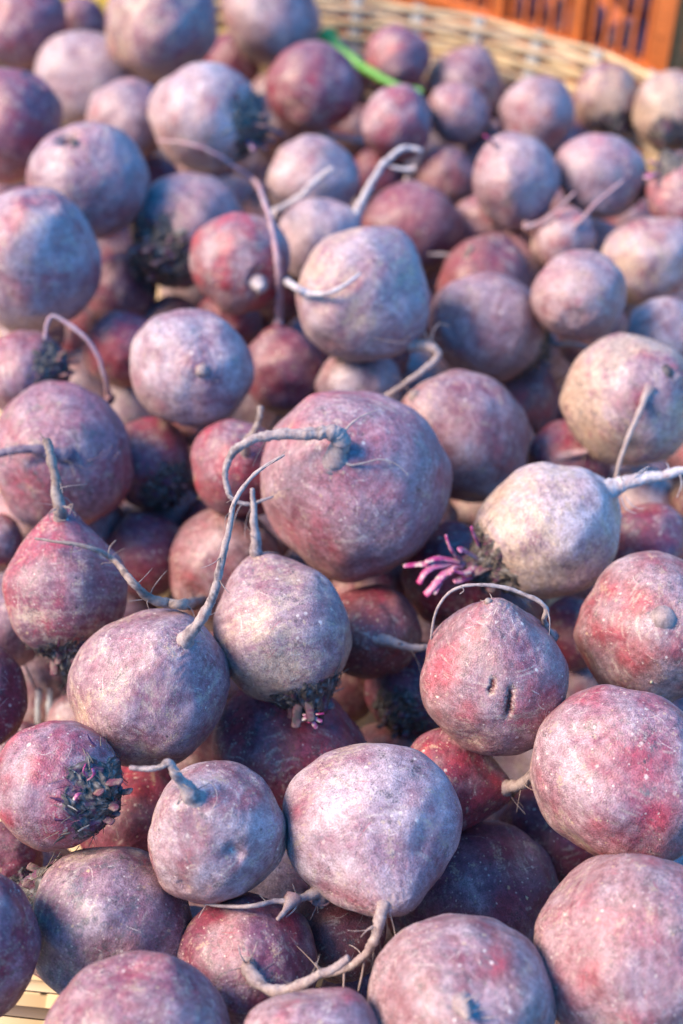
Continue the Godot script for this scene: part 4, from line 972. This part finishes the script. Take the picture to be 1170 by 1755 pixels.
func tube(pts: PackedVector3Array, r0: float, r1: float, sides: int, tint: int, o: Vector3, flat: bool, skin := Color(0.25, 0.16, 0.17)) -> ArrayMesh:
	var line := curve_points(pts, 4 if sides < 9 else 9)
	var m := line.size()
	var v := PackedVector3Array()
	var c := PackedColorArray()
	var n := PackedVector3Array()
	var ix := PackedInt32Array()
	var dir := (line[1] - line[0]).normalized()
	var x := dir.cross(Vector3.UP if absf(dir.y) < 0.9 else Vector3.RIGHT).normalized()
	var rings := m + 2
	var run := 0.0
	var w := sides + 1
	for k in rings:
		var kk := mini(k, m - 1)
		var t := float(kk) / (m - 1)
		dir = (line[mini(kk + 1, m - 1)] - line[maxi(kk - 1, 0)]).normalized()
		x = (x - dir * x.dot(dir)).normalized()
		var y := dir.cross(x)
		var rad := lerpf(r0, r1, pow(t, 0.55 if r0 > 0.0025 else 0.8))
		if k > 0 and k < m:
			run += line[k].distance_to(line[k - 1])
		if r0 > 0.0016 and not flat:
			rad += r0 * 1.0 * exp(-run / (r0 * 1.5))
		var at := line[kk]
		var wob := Vector3(n_low.get_noise_3dv(at * 55.0 + o), n_low.get_noise_3dv(at * 55.0 - o), n_low.get_noise_3dv(at * 55.0 + o * 2.0)) * rad * 0.4 * minf(t * 6.0, 1.0)
		at += wob
		if k == m:
			at += dir * rad * 0.35
			rad *= 0.7
		elif k == m + 1:
			at += dir * rad * 0.5
			rad = 0.00005
		var ringbump := 1.0 + 0.06 * sin(t * m * 2.3 + n_fine.get_noise_3dv(at * 200.0) * 5.0) + n_fine.get_noise_3dv(at * 130.0 + o) * 0.22
		for s in w:
			var a := TAU * (s % sides) / sides
			var e := x * cos(a) + y * sin(a) * (0.42 if flat else 1.0)
			var lump := ringbump + n_fine.get_noise_3dv((at + e * rad) * 320.0) * 0.16
			v.append(at + e * rad * lump)
			n.append(Vector3.ZERO)
			c.append(mixc(tint_color(tint, t, at + e * rad, o), skin, exp(-run / (r0 * 1.6)) * 0.85))
	for k in rings - 1:
		for s in sides:
			var a := k * w + s
			ix.append_array([a, a + w, a + 1, a + 1, a + w, a + w + 1])
	smooth_normals(v, n, ix, w)
	return mesh_of(v, n, c, ix)


# Hair roots: threads that leave the tap root, thickest near its base.
func hair_mesh(pts: PackedVector3Array, r0: float, o: Vector3) -> ArrayMesh:
	var st := SurfaceTool.new()
	var line := curve_points(pts, 6)
	var lng := 0.0
	for k in line.size() - 1:
		lng += line[k].distance_to(line[k + 1])
	var many := clampi(int(lng * 200.0), 4, 16)
	for k in many:
		var at := line[int(pow(rng.randf(), 1.6) * (line.size() - 1))]
		var way := Vector3(rng.randf_range(-1, 1), rng.randf_range(-1, 0.6), rng.randf_range(-1, 1)).normalized()
		var reach := rng.randf_range(0.5, 1.8) * r0 + 0.003
		var side := Vector3(rng.randf_range(-1, 1), rng.randf_range(-1, 0.3), rng.randf_range(-1, 1)) * reach * 0.6
		var p := PackedVector3Array([at, at + way * reach * 0.5, at + way * reach + side * 0.5, at + way * reach * 1.3 + side])
		st.append_from(tube(p, rng.randf_range(0.00022, 0.0005), 0.00014, 4, 1 if rng.randf() < 0.5 else 0, o, false), 0, Transform3D.IDENTITY)
	return st.commit()


func smooth_normals(v: PackedVector3Array, n: PackedVector3Array, ix: PackedInt32Array, w: int) -> void:
	for k in range(0, ix.size(), 3):
		var a := ix[k]
		var b := ix[k + 1]
		var d := ix[k + 2]
		var f := (v[d] - v[a]).cross(v[b] - v[a])
		n[a] += f
		n[b] += f
		n[d] += f
	if w > 0:
		for k in range(0, v.size(), w):
			var s := n[k] + n[k + w - 1]
			n[k] = s
			n[k + w - 1] = s
	for k in n.size():
		n[k] = n[k].normalized() if n[k].length_squared() > 0.0 else Vector3.UP


func crown_color(p: Vector3, o: Vector3) -> Color:
	var a := n_mid.get_noise_3dv(p * 2.6 + o)
	var b := n_mid.get_noise_3dv(p * 8.0 - o)
	var f := n_fine.get_noise_3dv(p * 26.0 + o)
	var col := mixc(Color(0.040, 0.032, 0.028), Color(0.19, 0.145, 0.11), 0.4 + b * 1.1 + f * 0.6)
	col = mixc(col, Color(0.17, 0.03, 0.085), smoothstep(0.18, 0.42, a + f * 0.1) * 0.8)
	col = mixc(col, Color(0.36, 0.32, 0.29), smoothstep(0.25, 0.5, n_mid.get_noise_3dv(p * 6.0 + o * 3.0) + f * 0.35) * 0.8)
	return col


func crown_mesh(frame: Basis, mid: Vector3, r: float, q: Array, o: Vector3, nl: int, reach: float, soot: float) -> ArrayMesh:
	var na := int(nl * 0.5)
	var w := nl + 1
	var v := PackedVector3Array()
	var c := PackedColorArray()
	var n := PackedVector3Array()
	var ix := PackedInt32Array()
	for j in na + 1:
		var t := float(j) / na
		for k in w:
			var ph := TAU * (k % nl) / nl
			var edge := reach * (1.0 + 0.28 * n_mid.get_noise_3dv(Vector3(cos(ph) * 1.6, 5.0, sin(ph) * 1.6) + o))
			var th := PI - edge * t
			var d := Vector3(sin(th) * cos(ph), cos(th), sin(th) * sin(ph))
			var p := bulb_point(d, o, q[4], q[8])
			var body := 1.0 - smoothstep(0.72, 1.0, t)
			var h := 0.012 + 0.05 * (1.0 - t) + (0.22 if q[13] == 2 else 0.10) * exp(-t * t * 7.0)
			var rough := n_ridge.get_noise_3dv(Vector3(cos(ph) * 3.0, t * 1.6, sin(ph) * 3.0) + o) * 0.05 + n_mid.get_noise_3dv(d * 7.0 + o) * 0.06 + n_fine.get_noise_3dv(d * 20.0) * 0.025
			p += (d * 0.5 + Vector3(0, -0.5, 0)) * ((h + rough) * body * 1.15 - 0.03 * t)
			v.append(mid + frame * p * r)
			n.append(Vector3.ZERO)
			c.append(crown_color(d * 1.6, o))
	for j in na:
		for k in nl:
			var a := j * w + k
			ix.append_array([a, a + 1, a + w, a + 1, a + w + 1, a + w])
	smooth_normals(v, n, ix, w)
	for k in n.size():
		if n[k].dot(v[k] - mid) < 0.0:
			n[k] = -n[k]
	return mesh_of(v, n, c, ix)


# Dry leaf bases and fibres: curled slips that stand off the crown.
func scales_mesh(frame: Basis, mid: Vector3, r: float, q: Array, o: Vector3, many: int) -> ArrayMesh:
	var v := PackedVector3Array()
	var c := PackedColorArray()
	var n := PackedVector3Array()
	var ix := PackedInt32Array()
	for k in many:
		var t := pow(rng.randf(), 0.7)
		var th := PI - (0.64 if q[13] == 2 else 0.86) * t
		var ph := rng.randf() * TAU
		var d := Vector3(sin(th) * cos(ph), cos(th), sin(th) * sin(ph))
		var p := bulb_point(d, o, q[4], q[8]) + d * 0.025 + Vector3(0, -0.16 if q[13] == 2 else -0.06, 0) * exp(-t * t * 6.0)
		var side := d.cross(Vector3.UP).normalized() if absf(d.y) < 0.999 else Vector3.RIGHT
		var down := (Vector3.DOWN - d * Vector3.DOWN.dot(d)).normalized() if absf(d.y) < 0.999 else Vector3.DOWN
		var outw := down * (rng.randf_range(0.4, 1.0) if rng.randf() < 0.65 else rng.randf_range(-1.0, -0.4)) + d * rng.randf_range(0.0, 0.16)
		outw = (outw + side * rng.randf_range(-0.5, 0.5)).normalized()
		var fibre := rng.randf() < 0.75
		var lng := rng.randf_range(0.10, 0.24) * (1.25 if fibre else 1.0)
		var wid := rng.randf_range(0.005, 0.010) if fibre else rng.randf_range(0.012, 0.034)
		var thick := 0.006
		var curl := rng.randf_range(-0.7, 0.7)
		var tone := rng.randf()
		var col := Color(0.07, 0.055, 0.048) if tone < 0.35 else (Color(0.24, 0.18, 0.13) if tone < 0.7 else (Color(0.16, 0.035, 0.09) if tone < 0.86 else Color(0.42, 0.36, 0.30)))
		var face := side.cross(outw).normalized()
		var base := v.size()
		for s in 5:
			var u := s / 4.0
			var cc := p + outw * lng * u + face * curl * lng * u * u * 0.6
			var ww := wid * (1.0 - u * u * 0.85) * (1.0 + rng.randf_range(-0.25, 0.25))
			for e in [side * ww + face * thick * 0.3, face * -thick - side * ww * 0.1, side * -ww + face * thick * 0.3, face * thick]:
				v.append(mid + frame * (cc + e) * r)
				n.append(Vector3.ZERO)
				var j := rng.randf_range(0.7, 1.3)
				c.append(Color(col.r * j, col.g * j, col.b * j))
		for s in 4:
			for e in 4:
				var a := base + s * 4 + e
				var b := base + s * 4 + (e + 1) % 4
				ix.append_array([a, a + 4, b, b, a + 4, b + 4])
	smooth_normals(v, n, ix, 0)
	return mesh_of(v, n, c, ix)


func fleck_mesh(mid: Vector3, r: float, d: Vector3, size: float) -> ArrayMesh:
	var st := SurfaceTool.new()
	st.begin(Mesh.PRIMITIVE_TRIANGLES)
	var x := d.cross(Vector3.UP).normalized()
	var y := d.cross(x)
	var at := mid + d * r * 1.012
	for k in 7:
		var a := TAU * k / 7.0
		var b := TAU * (k + 1) / 7.0
		var ra := size * (0.8 + 0.35 * sin(k * 2.7))
		var rb := size * (0.8 + 0.35 * sin(((k + 1) % 7) * 2.7))
		st.set_color(Color(0.66, 0.62, 0.42))
		st.add_vertex(at + d * size * 0.45)
		st.add_vertex(at + (x * cos(b) * 0.7 + y * sin(b)) * rb - d * size * 0.25)
		st.add_vertex(at + (x * cos(a) * 0.7 + y * sin(a)) * ra - d * size * 0.25)
	st.generate_normals()
	return st.commit()


# ---- the setting and the things around the heap ---------------------------------------------------------

func build_ground() -> void:
	var st := PlaneMesh.new()
	st.size = Vector2(40, 40)
	var m := StandardMaterial3D.new()
	m.albedo_color = Color(0.55, 0.47, 0.40)
	m.roughness = 0.95
	var nt := NoiseTexture2D.new()
	nt.seamless = true
	var nn := FastNoiseLite.new()
	nn.seed = 5
	nn.frequency = 0.02
	nt.noise = nn
	var gr := Gradient.new()
	gr.set_color(0, Color(0.72, 0.70, 0.68))
	gr.set_color(1, Color(1, 1, 1))
	nt.color_ramp = gr
	m.albedo_texture = nt
	m.uv1_scale = Vector3(40, 40, 1)
	var g := MeshInstance3D.new()
	g.name = "ground"
	g.mesh = st
	g.material_override = m
	g.set_meta("kind", "structure")
	g.set_meta("label", "dusty beige ground under the basket and crates")
	add_child(g)


# A flat strip bent along points, with its own width and thickness; out is the way its broad side faces.
func ribbon(pts: PackedVector3Array, outs: PackedVector3Array, wide: float, thick: float, col: Color, sd: float) -> ArrayMesh:
	var v := PackedVector3Array()
	var c := PackedColorArray()
	var n := PackedVector3Array()
	var ix := PackedInt32Array()
	var m := pts.size()
	for k in m:
		var dir := (pts[mini(k + 1, m - 1)] - pts[maxi(k - 1, 0)]).normalized()
		var out := outs[k]
		var side := dir.cross(out).normalized()
		var j := 1.0 + n_mid.get_noise_2d(k * 0.35, sd * 13.7) * 0.35 + n_fine.get_noise_2d(k * 0.9, sd * 5.1) * 0.2
		var ww := wide * (1.0 + n_low.get_noise_2d(k * 0.2, sd * 3.3) * 0.2)
		for e in [side * ww + out * thick * 0.6, out * thick, side * -ww + out * thick * 0.6, side * -ww - out * thick * 0.6, side * ww - out * thick * 0.6]:
			v.append(pts[k] + e)
			n.append(Vector3.ZERO)
			c.append(Color(col.r * j, col.g * j, col.b * j))
	for k in m - 1:
		for e in 5:
			var a := k * 5 + e
			var b := k * 5 + (e + 1) % 5
			ix.append_array([a, a + 5, b, b, a + 5, b + 5])
	smooth_normals(v, n, ix, 0)
	return mesh_of(v, n, c, ix)


func wall_radius(y: float) -> float:
	return 0.50 + (y - 0.03) * 0.44


# The rim is not level: it dips on one side of the back.
func sag(a: float) -> float:
	return 1.0 - 0.16 * exp(-pow(angle_difference(a, -1.92) / 0.2, 2.0))


func build_basket() -> void:
	var node := thing("bamboo_basket", "round woven bamboo basket holding the heap of beetroots", "basket", Vector3(-0.11, 0.0, -0.80))
	var straw := Color(0.60, 0.43, 0.24)
	var top := 0.180
	var staves := 56
	rng.seed = 77
	for k in staves:
		var a := TAU * k / staves
		var out := Vector3(cos(a), 0, sin(a))
		var pts := PackedVector3Array()
		var outs := PackedVector3Array()
		for s in 7:
			var y := lerpf(0.03, top, s / 6.0)
			pts.append(out * wall_radius(y) + Vector3(0, y * sag(a), 0))
			outs.append(-out)
		var grey := rng.randf_range(0.8, 1.15)
		part("stave", ribbon(pts, outs, 0.006, 0.0012, Color(0.30 * grey, 0.28 * grey, 0.25 * grey), k), cane_skin, node)
	var rows := 23
	for k in rows:
		var y := lerpf(0.036, top - 0.004, k / float(rows - 1))
		var pts := PackedVector3Array()
		var outs := PackedVector3Array()
		var many := staves * 4
		for s in many + 1:
			var a := TAU * s / many
			var inward := Vector3(-cos(a), 0, -sin(a))
			var weave := cos(a * staves * 0.5 + PI * (k % 2)) * 0.0030
			pts.append(-inward * (wall_radius(y) + weave) + Vector3(0, (y + n_low.get_noise_2d(s * 0.06, k * 9.0) * 0.0012) * sag(a), 0))
			outs.append(inward)
		var j := rng.randf_range(0.78, 1.1)
		part("weaver", ribbon(pts, outs, 0.0034, 0.0012, Color(straw.r * j, straw.g * j, straw.b * j * rng.randf_range(0.9, 1.1)), 100 + k), cane_skin, node)
	# the floor: strips laid over and under one another
	for way in 2:
		for k in 37:
			var x := -0.486 + k * 0.027
			var half := sqrt(maxf(0.505 * 0.505 - x * x, 0.0))
			if half < 0.05:
				continue
			var pts := PackedVector3Array()
			var outs := PackedVector3Array()
			var many := int(half / 0.0135) * 2
			for s in many + 1:
				var z := lerpf(-half, half, s / float(many))
				var y := 0.026 + cos(z / 0.027 * PI + PI * (k + way)) * 0.0022
				pts.append(Vector3(x, y, z) if way == 0 else Vector3(z, y, x))
				outs.append(Vector3.UP)
			var j := rng.randf_range(0.7, 1.1)
			part("floor_strip", ribbon(pts, outs, 0.0115, 0.0010, Color(straw.r * j, straw.g * j, straw.b * j), 300 + way * 50 + k), cane_skin, node)
	# split slats of the near side that show below the beetroots
	for k in 5:
		var pts := PackedVector3Array()
		var outs := PackedVector3Array()
		for s in 6:
			pts.append(Vector3(lerpf(-0.11, 0.06, s / 5.0), 0.090 + k * 0.004 - s * 0.0015, 0.425 + k * 0.017 + s * 0.003))
			outs.append(Vector3(0.1, 0.8, -0.6).normalized())
		part("slat", ribbon(pts, outs, 0.005, 0.0015, Color(0.56, 0.43, 0.27) if k == 1 or k == 4 else Color(0.16, 0.11, 0.07), 400 + k), cane_skin, node)


func slab(st: SurfaceTool, frame: Transform3D, size: Vector3, at: Vector3) -> void:
	var b := BoxMesh.new()
	b.size = size
	st.append_from(b, 0, frame * Transform3D(Basis.IDENTITY, at))


func crate_side(node: Node3D, m: Material, frame: Transform3D, lng: float) -> void:
	# frame: x runs along the side, y up, z out of the crate
	for y in [0.012, 0.128, 0.285]:
		var st := SurfaceTool.new()
		st.begin(Mesh.PRIMITIVE_TRIANGLES)
		slab(st, frame, Vector3(lng, 0.014, 0.016), Vector3(lng * 0.5, y, 0.0))
		slab(st, frame, Vector3(lng, 0.005, 0.024), Vector3(lng * 0.5, y + 0.0095, 0.0))
		part("rail", st.commit(), m, node)
	var bays := maxi(2, int(round(lng / 0.092)))
	for k in bays + 1:
		var st := SurfaceTool.new()
		st.begin(Mesh.PRIMITIVE_TRIANGLES)
		var wide := 0.022 if k == 0 or k == bays else 0.013
		slab(st, frame, Vector3(wide, 0.30, 0.020), Vector3(lng * k / bays, 0.152, 0.003))
		part("post", st.commit(), m, node)
	for k in bays:
		for s in 5:
			var x := lng * (k + (s + 1) / 6.0) / bays
			for y in [0.0705, 0.209]:
				var st := SurfaceTool.new()
				st.begin(Mesh.PRIMITIVE_TRIANGLES)
				slab(st, frame, Vector3(0.0034, 0.101 if y < 0.1 else 0.138, 0.005), Vector3(x, y, -0.001))
				part("bar", st.commit(), m, node)


func build_crate(called: String, label: String, corner: Vector3, along: Vector3, col: Color) -> void:
	var node := thing(called, label, "crate", corner)
	var m := StandardMaterial3D.new()
	m.albedo_color = (col * 1.35).linear_to_srgb()
	m.albedo_texture = skins[0].albedo_texture
	m.uv1_triplanar = true
	m.uv1_scale = Vector3.ONE * 3.0
	m.roughness = 0.5
	var back := Vector3(along.z, 0, -along.x)
	var lng := 0.55
	var deep := 0.36
	# the side that faces the basket, the side round the corner, and the two behind
	crate_side(node, m, Transform3D(Basis(-along, Vector3.UP, back), Vector3.ZERO), lng)
	crate_side(node, m, Transform3D(Basis(back, Vector3.UP, along), back * 0.012), deep)
	crate_side(node, m, Transform3D(Basis(-along, Vector3.UP, back), back * (deep + 0.02)), lng)
	crate_side(node, m, Transform3D(Basis(back, Vector3.UP, along), -along * lng + back * 0.012), deep)
	var st := SurfaceTool.new()
	st.begin(Mesh.PRIMITIVE_TRIANGLES)
	slab(st, Transform3D(Basis(-along, Vector3.UP, back), Vector3.ZERO), Vector3(lng, 0.006, deep), Vector3(lng * 0.5, 0.006, deep * 0.5))
	part("bottom", st.commit(), m, node)


func build_stalk() -> void:
	var pts := PackedVector3Array()
	for a in STALK:
		pts.append(Vector3(a[0], a[1], a[2]) * 0.001)
	var at := pts[3]
	for k in pts.size():
		pts[k] -= at
	var node := thing("green_stalk", "bright green stalk lying across the beetroots near the basket wall", "stalk", at)
	var m := StandardMaterial3D.new()
	m.albedo_color = Color(0.09, 0.27, 0.035).linear_to_srgb()
	m.roughness = 0.4
	part("stem", tube(pts, 0.0060, 0.0030, 12, 6, Vector3.ZERO, false), m, node)
